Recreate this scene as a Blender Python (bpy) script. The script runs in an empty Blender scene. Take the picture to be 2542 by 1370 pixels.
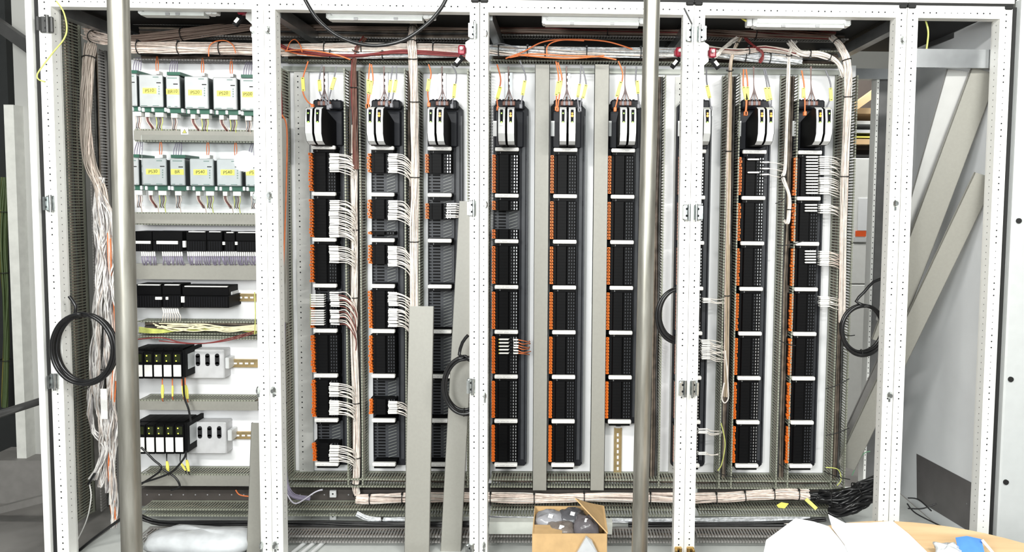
import bpy, math, random
from mathutils import Vector, Matrix
random.seed(7)
S = bpy.context.scene
COL = S.collection
# ------------------------------------------------------------------ camera
FPX, CX, CY = 1836.0, 1419.0, 616.4
YAW, PIT, ROL = -0.01434, 0.06271, 0.00937
CAMZ = 1.43
_f = Vector((-math.sin(YAW)*math.cos(PIT), math.cos(YAW)*math.cos(PIT), -math.sin(PIT)))
_r0 = Vector((math.cos(YAW), math.sin(YAW), 0)); _u0 = _r0.cross(_f)
_r = _r0*math.cos(ROL)+_u0*math.sin(ROL); _u = _u0*math.cos(ROL)-_r0*math.sin(ROL)
cd = bpy.data.cameras.new('camera'); cam = bpy.data.objects.new('camera', cd); COL.objects.link(cam)
cd.sensor_width = 36; cd.lens = 36*FPX/2542
cd.shift_x = -(CX-1271)/2542; cd.shift_y = -(685-CY)/2542
cd.clip_start = .05
M = Matrix.Identity(4)
for i in range(3):
    M[i][0] = _r[i]; M[i][1] = _u[i]; M[i][2] = -_f[i]
M[2][3] = CAMZ
cam.matrix_world = M
S.camera = cam
# ------------------------------------------------------------------ light
S.view_settings.view_transform = 'Standard'; S.view_settings.look = 'None'
S.view_settings.gamma = 1; S.view_settings.use_curve_mapping = False
S.view_settings.exposure = .15
W = bpy.data.worlds.new('hall_light'); S.world = W; W.use_nodes = True
W.node_tree.nodes['Background'].inputs[0].default_value = (.86, .95, .93, 1)
W.node_tree.nodes['Background'].inputs[1].default_value = .20
def area(name, loc, target, sx, sy, power, col=(1, 1, 1)):
    d = bpy.data.lights.new(name, 'AREA'); d.shape = 'RECTANGLE'; d.size = sx; d.size_y = sy
    d.energy = power; d.color = col
    o = bpy.data.objects.new(name, d); COL.objects.link(o); o.location = loc
    o.rotation_euler = (Vector(target)-Vector(loc)).to_track_quat('-Z', 'Y').to_euler()
    return o
area('hall_tube_and_fill', (-1.5, .15, 2.75), (-.6, 3.2, 1.0), 1.4, .12, 62, (1, .99, .95))
area('hall_tube_and_fill', (1.55, .05, 2.75), (.8, 3.2, 1.0), 1.2, .12, 66, (1, .99, .95))
area('hall_tube_and_fill', (.2, -.9, 2.15), (.2, 3.2, .9), 3.4, 1.0, 95, (.95, 1, .98))  # broad soft fill added in front to whiten the plates, not a tube
area('front_left_fill', (-.95, -.7, 1.62), (.4, 3.2, 1.0), .5, .5, 46, (1, 1, .98))  # fill added from front left to brighten plates and right bay wall
area('storage_fill_light', (1.9, 3.95, 3.4), (1.9, 4.4, .8), 1.6, .2, 75, (1, 1, .97))  # unseen light added to brighten the storage cabinet behind the gap
# ------------------------------------------------------------------ helpers
def ray(px, py):
    return _f+_r*((px-CX)/FPX)-_u*((py-CY)/FPX)
def P(px, py, Y):
    d = ray(px, py); v = d*(Y/d.y); v.z += CAMZ; return v
def PX(px, py, X):
    d = ray(px, py); v = d*(X/d.x); v.z += CAMZ; return v
def PZ(px, py, Z):
    d = ray(px, py); v = d*((Z-CAMZ)/d.z); v.z += CAMZ; return v
MATS = {}
def mat(name, col, rough=.5, metal=0, var=.06, scale=25, emit=None, alpha=None, trans=0, bump=0, spec=.5):
    if name in MATS: return MATS[name]
    m = bpy.data.materials.new(name); m.use_nodes = True
    nt = m.node_tree; b = nt.nodes['Principled BSDF']
    b.inputs['Roughness'].default_value = rough; b.inputs['Metallic'].default_value = metal
    b.inputs['Specular IOR Level'].default_value = spec
    tc = nt.nodes.new('ShaderNodeTexCoord'); n = nt.nodes.new('ShaderNodeTexNoise')
    n.inputs['Scale'].default_value = scale; n.inputs['Detail'].default_value = 3
    nt.links.new(tc.outputs['Object'], n.inputs['Vector'])
    r = nt.nodes.new('ShaderNodeValToRGB')
    r.color_ramp.elements[0].position = .35; r.color_ramp.elements[1].position = .65
    r.color_ramp.elements[0].color = tuple(max(0, c*(1-var)) for c in col)+(1,)
    r.color_ramp.elements[1].color = tuple(min(1, c*(1+var)) for c in col)+(1,)
    nt.links.new(n.outputs['Fac'], r.inputs['Fac']); nt.links.new(r.outputs['Color'], b.inputs['Base Color'])
    if bump:
        bp = nt.nodes.new('ShaderNodeBump'); bp.inputs['Strength'].default_value = bump; bp.inputs['Distance'].default_value = .004
        nt.links.new(n.outputs['Fac'], bp.inputs['Height']); nt.links.new(bp.outputs['Normal'], b.inputs['Normal'])
    if emit:
        b.inputs['Emission Color'].default_value = tuple(emit[:3])+(1,); b.inputs['Emission Strength'].default_value = emit[3]
    if alpha is not None: b.inputs['Alpha'].default_value = alpha
    if trans: b.inputs['Transmission Weight'].default_value = trans
    MATS[name] = m; return m
def metal_streak(name, c1, c2, rough, metal, sc=(60, 60, 4)):
    m = bpy.data.materials.new(name); m.use_nodes = True; nt = m.node_tree; b = nt.nodes['Principled BSDF']
    b.inputs['Roughness'].default_value = rough; b.inputs['Metallic'].default_value = metal
    tc = nt.nodes.new('ShaderNodeTexCoord'); mp = nt.nodes.new('ShaderNodeMapping'); mp.inputs['Scale'].default_value = sc
    n = nt.nodes.new('ShaderNodeTexNoise'); n.inputs['Scale'].default_value = 1; n.inputs['Detail'].default_value = 6
    r = nt.nodes.new('ShaderNodeValToRGB'); r.color_ramp.elements[0].position = .3; r.color_ramp.elements[1].position = .7
    r.color_ramp.elements[0].color = c1+(1,); r.color_ramp.elements[1].color = c2+(1,)
    nt.links.new(tc.outputs['Object'], mp.inputs['Vector']); nt.links.new(mp.outputs['Vector'], n.inputs['Vector'])
    nt.links.new(n.outputs['Fac'], r.inputs['Fac']); nt.links.new(r.outputs['Color'], b.inputs['Base Color'])
    MATS[name] = m; return m
white = mat('white_powder_coat', (.88, .88, .85), .38, var=.02)
plate = mat('mounting_plate_white', (.93, .93, .95), .45, var=.02, scale=6)
hole = mat('hole_dark', (.012, .012, .014), .9, var=0)
seam = mat('gasket_black', (.01, .01, .01), .7)
ductm = mat('duct_grey', (.30, .31, .25), .5, var=.05)
coverm = mat('duct_cover_grey', (.30, .293, .262), .45, var=.025, scale=90)
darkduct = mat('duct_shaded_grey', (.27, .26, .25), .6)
black = mat('black_plastic', (.003, .003, .0035), .55, var=.1, spec=.12)
carr = mat('carrier_anthracite', (.016, .017, .022), .5, var=.08, spec=.25)
carr2 = mat('carrier_grey', (.05, .053, .06), .45, var=.08, spec=.3)
silver = mat('silver_plastic', (.68, .69, .69), .3, var=.03)
orange = mat('orange_lever', (.95, .20, .02), .4, var=.08)
orangec = mat('orange_cable', (.72, .18, .05), .45, var=.1)
sleeve = mat('white_sleeve', (.86, .85, .82), .5, var=.05, scale=200)
beige = mat('beige_wire', (.74, .62, .55), .5, var=.12, scale=60)
beige2 = mat('pale_wire', (.82, .76, .70), .5, var=.1, scale=60)
brownw = mat('brown_wire', (.16, .07, .05), .5, var=.2)
redw = mat('red_wire', (.20, .03, .03), .45)
greyw = mat('grey_wire', (.20, .20, .22), .5)
purplew = mat('grey_violet_wire', (.27, .24, .33), .5)
yellow = mat('yellow_tag', (.88, .80, .16), .5, var=.05)
ygw = mat('yellow_green_wire', (.62, .66, .18), .5, var=.2)
tie = mat('cable_tie_black', (.008, .008, .008), .5)
blackc = mat('black_cable', (.012, .012, .013), .28, var=.2)
zinc = mat('zinc', (.58, .61, .61), .26, .95, var=.2, scale=60)
steel = mat('steel_sheet', (.36, .37, .38), .3, .8, var=.15, scale=8)
brass = mat('yellow_passivated_rail', (.55, .42, .22), .35, .7, var=.15)
green = mat('green_housing', (.03, .12, .08), .45)
psug = mat('power_supply_grey', (.55, .57, .58), .4, .2, var=.04)
ink = mat('ink', (.02, .02, .02), .7)
inkg = mat('ink_grey', (.35, .35, .36), .7)
maroon = mat('maroon_plastic', (.30, .01, .03), .35)
board = metal_streak('plywood', (.62, .40, .20), (.80, .58, .33), .55, 0, (3, 22, 3))
card = mat('cardboard', (.55, .36, .17), .75, var=.06, scale=30)
paper = mat('paper_white', (.88, .89, .90), .7, var=.01)
pole = metal_streak('galvanised_pole', (.20, .19, .16), (.42, .41, .37), .38, .75, (40, 40, 5))
lampw = mat('lamp_diffuser', (.85, .86, .86), .3, var=.01)
lampon = mat('lamp_diffuser_lit', (.9, .9, .9), .3, emit=(1, 1, 1, .8))
film = mat('plastic_film', (.62, .64, .66), .14, var=.35, scale=70, bump=.9, spec=1.0)
bagm = mat('plastic_bag', (.60, .62, .64), .18, var=.12, scale=12, bump=.7)
floorm = mat('concrete', (.22, .21, .20), .8, var=.2, scale=5)
wallm = mat('hall_wall_paint', (.42, .42, .40), .8, var=.04, scale=3)
lgreen = mat('led_green', (.3, .9, .1), .3, emit=(.35, 1, .08, 1.8))
lamber = mat('led_amber', (.5, .2, .0), .3, emit=(1, .30, .0, 1.5))
blue = mat('blue_cloth', (.08, .25, .75), .7, var=.08)
goldm = mat('brass_bracket', (.55, .36, .12), .3, .8)

class MB:
    def __init__(s): s.v = []; s.f = []; s.m = []; s.sm = []
    def add(s, vs, fs, m=0, smooth=False):
        b = len(s.v); s.v += [Vector(v) for v in vs]
        for f in fs: s.f.append(tuple(i+b for i in f)); s.m.append(m); s.sm.append(smooth)
        return s
    def box(s, a, b, m=0):
        x0, x1 = sorted((a[0], b[0])); y0, y1 = sorted((a[1], b[1])); z0, z1 = sorted((a[2], b[2]))
        return s.add([(x0, y0, z0), (x1, y0, z0), (x1, y1, z0), (x0, y1, z0), (x0, y0, z1), (x1, y0, z1), (x1, y1, z1), (x0, y1, z1)],
                     [(0, 3, 2, 1), (4, 5, 6, 7), (0, 1, 5, 4), (1, 2, 6, 5), (2, 3, 7, 6), (3, 0, 4, 7)], m)
    def obox(s, o, ax, ay, az, m=0):   # oriented box: corner o, edge vectors
        o, ax, ay, az = map(Vector, (o, ax, ay, az))
        vs = [o, o+ax, o+ax+ay, o+ay]; vs = vs+[v+az for v in vs]
        return s.add(vs, [(0, 3, 2, 1), (4, 5, 6, 7), (0, 1, 5, 4), (1, 2, 6, 5), (2, 3, 7, 6), (3, 0, 4, 7)], m)
    def bev(s, a, b, c, m=0):          # box with front (-Y) edges chamfered by c
        x0, x1 = sorted((a[0], b[0])); y0, y1 = sorted((a[1], b[1])); z0, z1 = sorted((a[2], b[2]))
        def ring(x0, x1, z0, z1, y, k):
            return [(x0+k, y, z0), (x1-k, y, z0), (x1, y, z0+k), (x1, y, z1-k), (x1-k, y, z1), (x0+k, y, z1), (x0, y, z1-k), (x0, y, z0+k)]
        vs = ring(x0, x1, z0, z1, y1, c)+ring(x0, x1, z0, z1, y0+c, c)+ring(x0+c, x1-c, z0+c, z1-c, y0, c*.5)
        fs = [(7, 6, 5, 4, 3, 2, 1, 0), tuple(range(16, 24))]
        for r in (0, 8):
            for i in range(8):
                j = (i+1) % 8; fs.append((r+i, r+j, r+8+j, r+8+i))
        return s.add(vs, fs, m)
    def pbox(s, x0, y0, x1, y1, Yf, Yb, m=0, c=0):
        xm, ym = (x0+x1)/2, (y0+y1)/2
        a = (P(x0, ym, Yf).x, Yf, P(xm, y0, Yf).z); b = (P(x1, ym, Yf).x, Yb, P(xm, y1, Yf).z)
        return s.bev(a, b, c, m) if c else s.box(a, b, m)
    def disc(s, c, r, m=1, n=8, ax='Y'):
        vs = []
        for i in range(n):
            a = 2*math.pi*i/n; u, w = r*math.cos(a), r*math.sin(a)
            vs.append((c[0]+u, c[1], c[2]+w) if ax == 'Y' else (c[0], c[1]+u, c[2]+w))
        return s.add(vs, [tuple(range(n))], m)
    def cyl(s, a, b, r, n=12, m=0, r2=None, caps=True):
        a, b = Vector(a), Vector(b); d = (b-a).normalized(); u = d.orthogonal().normalized(); w = d.cross(u); r2 = r if r2 is None else r2
        vs = [a+(u*math.cos(2*math.pi*i/n)+w*math.sin(2*math.pi*i/n))*r for i in range(n)]
        vs += [b+(u*math.cos(2*math.pi*i/n)+w*math.sin(2*math.pi*i/n))*r2 for i in range(n)]
        s.add(vs, [(i, (i+1) % n, n+(i+1) % n, n+i) for i in range(n)], m, n > 8)
        if caps: s.add(vs, [tuple(range(n))[::-1], tuple(range(n, 2*n))], m)
        return s
    def tube(s, pts, r, n=6, m=0, sub=4, cap=True):
        p = [Vector(q) for q in pts]
        if len(p) > 2 and sub > 1:
            o = []
            for i in range(len(p)-1):
                a = p[max(i-1, 0)]; b = p[i]; c = p[i+1]; d = p[min(i+2, len(p)-1)]
                for k in range(sub):
                    t = k/sub
                    o.append(.5*((2*b)+(c-a)*t+(2*a-5*b+4*c-d)*t*t+(3*b-a-3*c+d)*t**3))
            o.append(p[-1]); p = o
        vs = []; u = None
        for i, q in enumerate(p):
            d = (p[min(i+1, len(p)-1)]-p[max(i-1, 0)])
            if d.length < 1e-9: d = Vector((0, 0, 1))
            d.normalize()
            u = d.orthogonal().normalized() if u is None else (u-d*u.dot(d))
            if u.length < 1e-6: u = d.orthogonal()
            u.normalize(); w = d.cross(u)
            for k in range(n):
                a = 2*math.pi*k/n; vs.append(q+(u*math.cos(a)+w*math.sin(a))*r)
        fs = []
        for i in range(len(p)-1):
            for k in range(n):
                fs.append((i*n+k, i*n+(k+1) % n, (i+1)*n+(k+1) % n, (i+1)*n+k))
        s.add(vs, fs, m, True)
        if cap: s.add(vs[:n]+vs[-n:], [tuple(range(n))[::-1], tuple(range(n, 2*n))], m)
        return s
    def prism(s, poly, d, m=0):        # poly: 3D points in a plane, d: extrusion vector
        n = len(poly); vs = [Vector(q) for q in poly]; vs += [v+Vector(d) for v in vs]
        return s.add(vs, [tuple(range(n))[::-1], tuple(range(n, 2*n))]+[(i, (i+1) % n, n+(i+1) % n, n+i) for i in range(n)], m)
    def data(s, name, mats, org=(0, 0, 0)):
        me = bpy.data.meshes.new(name); o = Vector(org)
        me.from_pydata([tuple(v-o) for v in s.v], [], s.f)
        for mm in (mats if isinstance(mats, (list, tuple)) else [mats]): me.materials.append(mm)
        me.polygons.foreach_set('material_index', s.m); me.polygons.foreach_set('use_smooth', s.sm)
        me.update(); return me
    def base(s):
        xs = [v.x for v in s.v]; ys = [v.y for v in s.v]; zs = [v.z for v in s.v]
        return Vector(((min(xs)+max(xs))/2, (min(ys)+max(ys))/2, min(zs)))
def props(o, label, cat, group=None, kind=None):
    if label: o['label'] = label
    if cat: o['category'] = cat
    if group: o['group'] = group
    if kind: o['kind'] = kind
    return o
def thing(name, label, cat, loc, group=None):
    o = bpy.data.objects.new(name, None); COL.objects.link(o); o.location = loc; o.empty_display_size = .02
    return props(o, label, cat, group)
def wloc(o):
    v = Vector(o.location)
    while o.parent: o = o.parent; v += Vector(o.location)
    return v
def part(root, name, mb, mats, label=None, kind=None):
    o = bpy.data.objects.new(name, mb.data(name, mats, wloc(root))); COL.objects.link(o); o.parent = root
    if label: o['label'] = label
    if kind: o['kind'] = kind
    return o
def solo(name, mb, mats, label, cat, group=None, kind=None):
    b = mb.base(); o = bpy.data.objects.new(name, mb.data(name, mats, b)); COL.objects.link(o); o.location = b
    return props(o, label, cat, group, kind)
def struct(name, mb, mats):
    b = mb.base(); o = bpy.data.objects.new(name, mb.data(name, mats, b)); COL.objects.link(o); o.location = b
    o['kind'] = 'structure'; return o
def dup(o, off, label=None, group=None, parent=None):
    c = o.copy(); COL.objects.link(c)
    if parent is None: c.location = Vector(o.location)+Vector(off)
    else: c.parent = parent
    if label: c['label'] = label
    if group: c['group'] = group
    for ch in [k for k in S.objects if k.parent == o]: dup(ch, (0, 0, 0), parent=c)
    return c
def text_mesh(body, h, name='text'):
    cu = bpy.data.curves.new(name, 'FONT'); cu.body = body; cu.size = h; cu.align_x = 'CENTER'; cu.align_y = 'CENTER'; cu.extrude = .0001
    ob = bpy.data.objects.new(name, cu); COL.objects.link(ob)
    dg = bpy.context.evaluated_depsgraph_get(); dg.update()
    me = bpy.data.meshes.new_from_object(ob.evaluated_get(dg)); bpy.data.objects.remove(ob)
    vs = [Vector((v.co.x, -v.co.z, v.co.y)) for v in me.vertices]; fs = [tuple(p.vertices) for p in me.polygons]
    bpy.data.meshes.remove(me); return vs, fs
TXT = {}
def put_text(mb, body, c, h, m=1, slant=0):
    if (body, h) not in TXT: TXT[(body, h)] = text_mesh(body, h)
    vs, fs = TXT[(body, h)]; c = Vector(c)
    mb.add([c+Vector((v.x, v.y, v.z+v.x*slant)) for v in vs], fs, m)

YF, YP, YR = 2.77, 3.25, 3.60          # frame front, mounting plate, rear of the enclosures
FLOORZ = .02                            # cabinet floor
# ------------------------------------------------------------------ setting
struct('floor', MB().box((-6, -2, -.05), (6, 9, 0)), floorm)
struct('wall_back', MB().box((-6, 8.6, 0), (6, 8.7, 4.5)), wallm)
struct('wall_left', MB().box((-6.1, -2, 0), (-6, 8.7, 4.5)), wallm)
struct('wall_right', MB().box((6, -2, 0), (6.1, 8.7, 4.5)), wallm)
struct('ceiling', MB().box((-6.1, 1.2, 4.5), (6.1, 8.7, 4.6)), wallm)

# ------------------------------------------------------------------ enclosure frames
zt = P(2100, 11, YF).z                   # top of frames
zr = P(1190, 30, YF).z                   # underside of top rails
zb = FLOORZ
def xs(px, Y=YF, py=500): return P(px, py, Y).x
HP = [(0, .0030), (.0235, .0030), (.047, .0030), (.079, .0018), (.103, .0018), (.126, .0018), (.150, .0018), (.175, .0022)]
def holes_v(mb, x, y, z0, z1, k=1.0):
    z = z1-.03
    while z > z0:
        for d, r in HP:
            if z-d > z0: mb.disc((x, y, z-d), r*k, 1)
        z -= .200
def holes_h(mb, z, y, x0, x1):
    x = x0+.02
    while x < x1:
        for d, r in HP:
            if x+d < x1-.01: mb.disc((x+d, y, z), r, 1)
        x += .200
def post(root, x0, x1, side=0):
    mb = MB(); mb.box((x0, YF, zb), (x1, YF+.045, zt))
    mb.box((x0+.004, YF+.045, zb), (x1-.004, YF+.06, zt))
    w = x1-x0
    holes_v(mb, x0+w*.5, YF-.0006, zb, zt)
    if side > 0: holes_v(mb, 0, 0, zb, zt) if False else [mb.disc((x1+.0006, YF+.022, zt-.04-k*.025), .002, 1, ax='X') for k in range(78)]
    if side < 0: [mb.disc((x0-.0006, YF+.022, zt-.04-k*.025), .002, 1, ax='X') for k in range(78)]
    return part(root, 'post', mb, [white, hole])
BAYS = [(112, 142, 633, 661.5), (662.5, 690, 1166, 1189), (1191, 1211, 1688, 1713.5), (1714.5, 1741, 2208, 2234), (2236, 2262, 2462, 2492)]
BL = ['white perforated enclosure frame around the power supply bay, leftmost of the row',
      'white perforated enclosure frame of second bay, black cable drooping across its top',
      'white perforated enclosure frame of the middle bay with two long grey covers inside',
      'white perforated enclosure frame of the fourth bay, a lit white lamp under its top rail',
      'narrow white perforated enclosure frame at the right with grey strips leaning inside']
frames = []
for i, (a, b, c, d) in enumerate(BAYS):
    x0, x1, x2, x3 = xs(a), xs(b), xs(c), xs(d)
    t = thing('enclosure_frame', BL[i], 'cabinet frame', ((x0+x3)/2, YF, 0), 'row of enclosure frames'); frames.append(t)
    post(t, x0, x1, 1); post(t, x2, x3, -1)
    mb = MB(); mb.box((x1, YF, zr), (x2, YF+.045, zt)); holes_h(mb, (zt+zr)/2-.004, YF-.0006, x1, x2)
    part(t, 'top_rail', mb, [white, hole])
    part(t, 'bottom_rail', MB().box((x1, YF, FLOORZ), (x2, YF+.045, .055)), white)
    part(t, 'floor_tray', MB().box((x0, YF, FLOORZ-.02), (x3, YR, FLOORZ)), mat('tray_paint', (.62, .64, .62), .4, var=.03))
    rb = MB().box((x0, YF-.01, zt+.008), (x3, YR, zt+.03)); part(t, 'roof_panel', rb, white)
    part(t, 'roof_gasket', MB().box((x0, YF-.004, zt), (x3, YR, zt+.008)), seam)
    for xx in (x0, x3-.03): part(t, 'corner_cap', MB().bev((xx, YF-.006, zt-.012), (xx+.03, YF+.01, zt+.004), .004), seam)
    if i != 4: part(t, 'rear_post', MB().box((x3-.05, YR-.05, FLOORZ), (x3, YR, zt)), steel)
    if i < 3: part(t, 'rear_panel', MB().box((x0, YR, FLOORZ), (x3, YR+.01, zt)), mat('rear_panel_paint', (.5, .5, .48), .5))
    part(t, 'side_rail', MB().box((x0+.003, YF+.06, zt-.06), (x0+.04, YR-.05, zt-.015)), steel)
# left gasket strip and door edge
X0 = xs(112)
mb = MB().box((X0-.016, YF+.002, zb), (X0-.001, YF+.03, zt)); part(frames[0], 'door_gasket', mb, seam)
# left edge door return
solo('door_edge_channel', MB().box((X0-.040, YF-.012, .02), (X0-.0165, YF+.04, zt+.02)), white,
     'narrow white door edge channel beside the left black gasket', 'door edge')
# bay 5 inside: side wall, rear wall
x5 = xs(2496)
side5 = MB().box((x5, YF+.062, FLOORZ), (x5+.006, YR, zt))
for k in range(14):
    side5.disc((x5-.0006, YF+.12, zt-.3-k*.13), .004, 1, ax='X'); side5.disc((x5-.0006, YF+.12, zt-.33-k*.13), .004, 1, ax='X')
sp = part(frames[4], 'side_panel', side5, [mat('side_panel_white', (.86, .88, .90), .35, var=.04, scale=4), hole])
part(frames[4], 'rear_panel', MB().box((P(2200, 600, YR).x, YR, FLOORZ), (x5, YR+.006, zt)), mat('rear_shade_dark', (.07, .07, .07), .5))  # dark colour stands in for the shade inside the bay
def q(px, py): return PX(px, py, x5-.0015)
mb = MB().prism([q(2275, 1126), q(2427, 1206), q(2423, 1330), q(2276, 1240)], (.001, 0, 0))
for a in ((2316, 1152), (2281, 1170), (2400, 1250)): mb.disc(PX(a[0], a[1], x5-.002), .003, 1, ax='X')
solo('steel_sheet', mb, [mat('dark_steel', (.17, .16, .16), .4, .35, var=.12, scale=6), zinc], 'dark grey steel sheet with a slanting top fixed low inside the narrow right bay', 'metal sheet')
mb = MB()
mb.pbox(2262, 122, 2484, 168, 2.835, 2.85)
solo('cross_beam', mb, steel, 'mottled bare steel cross beam across the top of the narrow right bay', 'steel beam')
mb = MB(); mb.obox(P(2300, 120, 3.4), P(2480, 52, 2.9)-P(2300, 120, 3.4), (0, 0, .03), (.02, 0, 0))
solo('roof_strut', mb, steel, 'slanting steel strut under the roof of the narrow right bay', 'steel strut')
mb = MB(); mb.obox(P(2120, 105, 3.4), P(2232, 44, 2.95)-P(2120, 105, 3.4), (0, 0, .035), (.02, 0, 0))
solo('roof_strut', mb, steel, 'slanting steel strut under the roof at the right end of the fourth bay', 'steel strut')
# far right door
xg = xs(2493)
solo('door_gasket_strip', MB().box((xg+.001, YF+.01, .05), (xg+.02, YF+.03, zt)), seam, 'long black rubber gasket right of the narrow bay', 'gasket')
mb = MB().bev((xg+.021, YF-.02, .03), (xg+.5, YF+.02, zt+.03), .006)
dr = thing('closed_cabinet', 'grey white closed cabinet front at the right edge with round black plugs', 'cabinet', (xg+.2, YF, 0))
part(dr, 'door_leaf', mb, mat('door_paint', (.58, .60, .60), .4, var=.02))
for (x, y) in ((2528, 548), (2508, 941), (2496, 1196)):
    p = P(x, y, YF-.02); part(dr, 'plug', MB().cyl(p, p+Vector((0, -.006, 0)), .010, 14), seam)

# catches (zinc bolts) and hinge brackets on the posts
def bolt(root, px, py, wd=.011, ht=.0155):
    c = P(px, py, YF); mb = MB()
    n = 8; ring = [(math.cos(math.pi/8+math.pi/4*i), math.sin(math.pi/8+math.pi/4*i)) for i in range(8)]
    vs = [(c.x+a*wd, YF, c.z+b*ht) for a, b in ring]+[(c.x+a*wd, YF-.008, c.z+b*ht) for a, b in ring]+[(c.x+a*wd*.55, YF-.018, c.z+b*ht*.55) for a, b in ring]
    fs = [tuple(range(16, 24))]
    for r in (0, 8):
        for i in range(8): fs.append((r+i, r+(i+1) % 8, r+8+(i+1) % 8, r+8+i))
    mb.add(vs, fs); mb.box((c.x-.004, YF-.004, c.z-.026), (c.x+.004, YF, c.z-.01))
    part(root, 'striker_bolt', mb, zinc)
for i, l in enumerate([[(628, 75), (633, 487), (642, 968), (650, 1352)], [(665, 75), (670, 485), (680, 968), (684, 1352)], [(1207, 85), (1207, 508), (1204, 982), (1202, 1352)],
                       [(2222, 505), (2207, 980)], []]):
    for (a, b) in l: bolt(frames[i], a, b, *((.006, .0155) if (i == 0 or i == 2) else (.011, .0155)))
bolt(frames[3], 2240, 100)
def bracket(root, px, py, w=.030, h=.058, m=None, flip=1):
    c = P(px, py, YF); mb = MB()
    mb.bev((c.x-w*.5, YF-.010, c.z-h*.5), (c.x+w*.5, YF, c.z+h*.5), .003)
    mb.box((c.x-w*.5*flip, YF-.026, c.z-h*.42), (c.x-w*.5*flip+.008*flip, YF-.010, c.z+h*.42))
    mb.cyl((c.x+w*.25*flip, YF-.018, c.z-h*.55), (c.x+w*.25*flip, YF-.018, c.z+h*.55), .0055, 10)
    mb.disc((c.x, YF-.0106, c.z+h*.22), .0045, 1); mb.disc((c.x, YF-.0106, c.z-h*.22), .0045, 1)
    part(root, 'hinge_bracket', mb, [m or zinc, hole])
for f_, a, b, fl in ((0, 128, 505, 1), (0, 138, 945, 1), (1, 1175, 78, 1), (1, 1172, 517, 1), (1, 1170, 957, 1), (1, 1167, 1366, 1), (3, 1740, 85, -1),
                 (2, 1712, 85, 1), (3, 1732, 527, -1), (2, 1704, 527, 1), (3, 1722, 962, -1), (2, 1694, 962, 1)):
    bracket(frames[f_], a, b, flip=fl)
bracket(frames[0], 118, 62, .045, .058, mat('dark_bracket', (.10, .10, .10), .4, .3))
bracket(frames[2], 1683, 1372, .028, .05, goldm); bracket(frames[3], 1713, 1372, .028, .05, goldm, -1)

# ------------------------------------------------------------------ mounting plates
def platebox(x0, x1, y0, y1, label):
    mb = MB(); mb.pbox(x0, y0, x1, y1, YP, YP+.003); 
    xa, xb = P(x0, (y0+y1)/2, YP).x, P(x1, (y0+y1)/2, YP).x; z1 = P((x0+x1)/2, y0, YP).z
    mb.box((xa, YP+.003, z1-.01), (xa+.003, YP+.02, z1-.9)); mb.box((xb-.003, YP+.003, z1-.01), (xb, YP+.02, z1-.9))
    return solo('mounting_plate', mb, plate, label, 'mounting plate', 'mounting plates')
platebox(300, 645, 150, 1200, 'white mounting plate behind the power supplies in the left bay')
platebox(700, 1180, 160, 1200, 'white mounting plate behind the three racks of the second bay')
platebox(1205, 1690, 160, 1200, 'white mounting plate behind the three racks of the middle bay')
platebox(1700, 2108, 160, 1200, 'white mounting plate behind the racks of the fourth bay')
def perf(x0, x1, y0, y1, label, cols=1, Y=YP-.012):
    mb = MB(); mb.pbox(x0, y0, x1, y1, Y, YP)
    ym = (y0+y1)/2; xa, xb = P(x0, ym, Y).x, P(x1, ym, Y).x; za, zb_ = P((x0+x1)/2, y1, Y).z, P((x0+x1)/2, y0, Y).z
    holes_v(mb, xa+(xb-xa)*.5 if cols == 1 else xa+(xb-xa)*.25, Y-.0006, za, zb_, 1.1)
    return solo('perforated_strip', mb, [mat('strip_grey', (.52, .52, .50), .45), hole], label, 'perforated strip')
perf(737, 772, 172, 1182, 'grey perforated strip running down the left of the first rack', 2)
perf(1668, 1690, 190, 1182, 'grey perforated strip left of the post between middle and fourth bays')

# ------------------------------------------------------------------ wiring ducts
def duct(axis, a0, a1, c, Yb, h, w, pitch=.0125, m=None, walls=(1, 1), base=True, fw=.0060):
    """axis 'Z' or 'X'; a0..a1 along it; c = centre on the other axis; Yb = back; h depth toward viewer"""
    mb = MB(); lo, hi = min(a0, a1), max(a0, a1); fr = Yb-h
    def B(a, b, u, v, y0, y1):
        if axis == 'Z': mb.box((u, y0, a), (v, y1, b))
        else: mb.box((a, y0, u), (b, y1, v))
    if base: B(lo, hi, c-w/2, c+w/2, Yb-.003, Yb)
    n = int((hi-lo)/pitch)
    for sgn, on in ((-1, walls[0]), (1, walls[1])):
        if not on: continue
        u = c+sgn*w/2; v = u-sgn*.002
        B(lo, hi, u, v, Yb-.018, Yb)
        for k in range(n):
            a = lo+(k+.5)*pitch
            B(a-fw/2, a+fw/2, u, v, fr, Yb-.018)
            B(a-fw/2-.0019, a+fw/2+.0019, u+sgn*.0012, u-sgn*.0045, fr-.001, fr+.009)
    return mb
def fill(o, axis, a0, a1, c, Yb, h, w, dark=None):  # wires laid in so duct slots look dark; interior shade in their colour
    mb = MB(); rs = random.Random(int(a0*1000)+int(c*777)); lo, hi = min(a0, a1)+.01, max(a0, a1)-.01
    nw = max(3, int(w/.011)); nd = max(2, int(h*.6/.014))
    for i in range(nw):
        for j in range(nd):
            u = c-w/2+.006+(w-.012)*(i+.5)/nw; y = Yb-.010-j*.013; pts = []
            for k in range(9):
                t = lo+(hi-lo)*k/8; du, dy = rs.uniform(-.0035, .0035), rs.uniform(-.004, .004)
                pts.append((u+du, y+dy, t) if axis == 'Z' else (t, y+dy, u+du))
            mb.tube(pts, .0055, 5, m=(i+j) % 3, sub=2, cap=False)
    part(o, 'inner_wires', mb, [mat('shaded_wire_brown', (.10, .075, .06), .6, var=.4), mat('shaded_wire_grey', (.06, .06, .058), .6, var=.4), mat('shaded_wire_tan', (.22, .18, .14), .6, var=.3)], kind='stuff')
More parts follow.
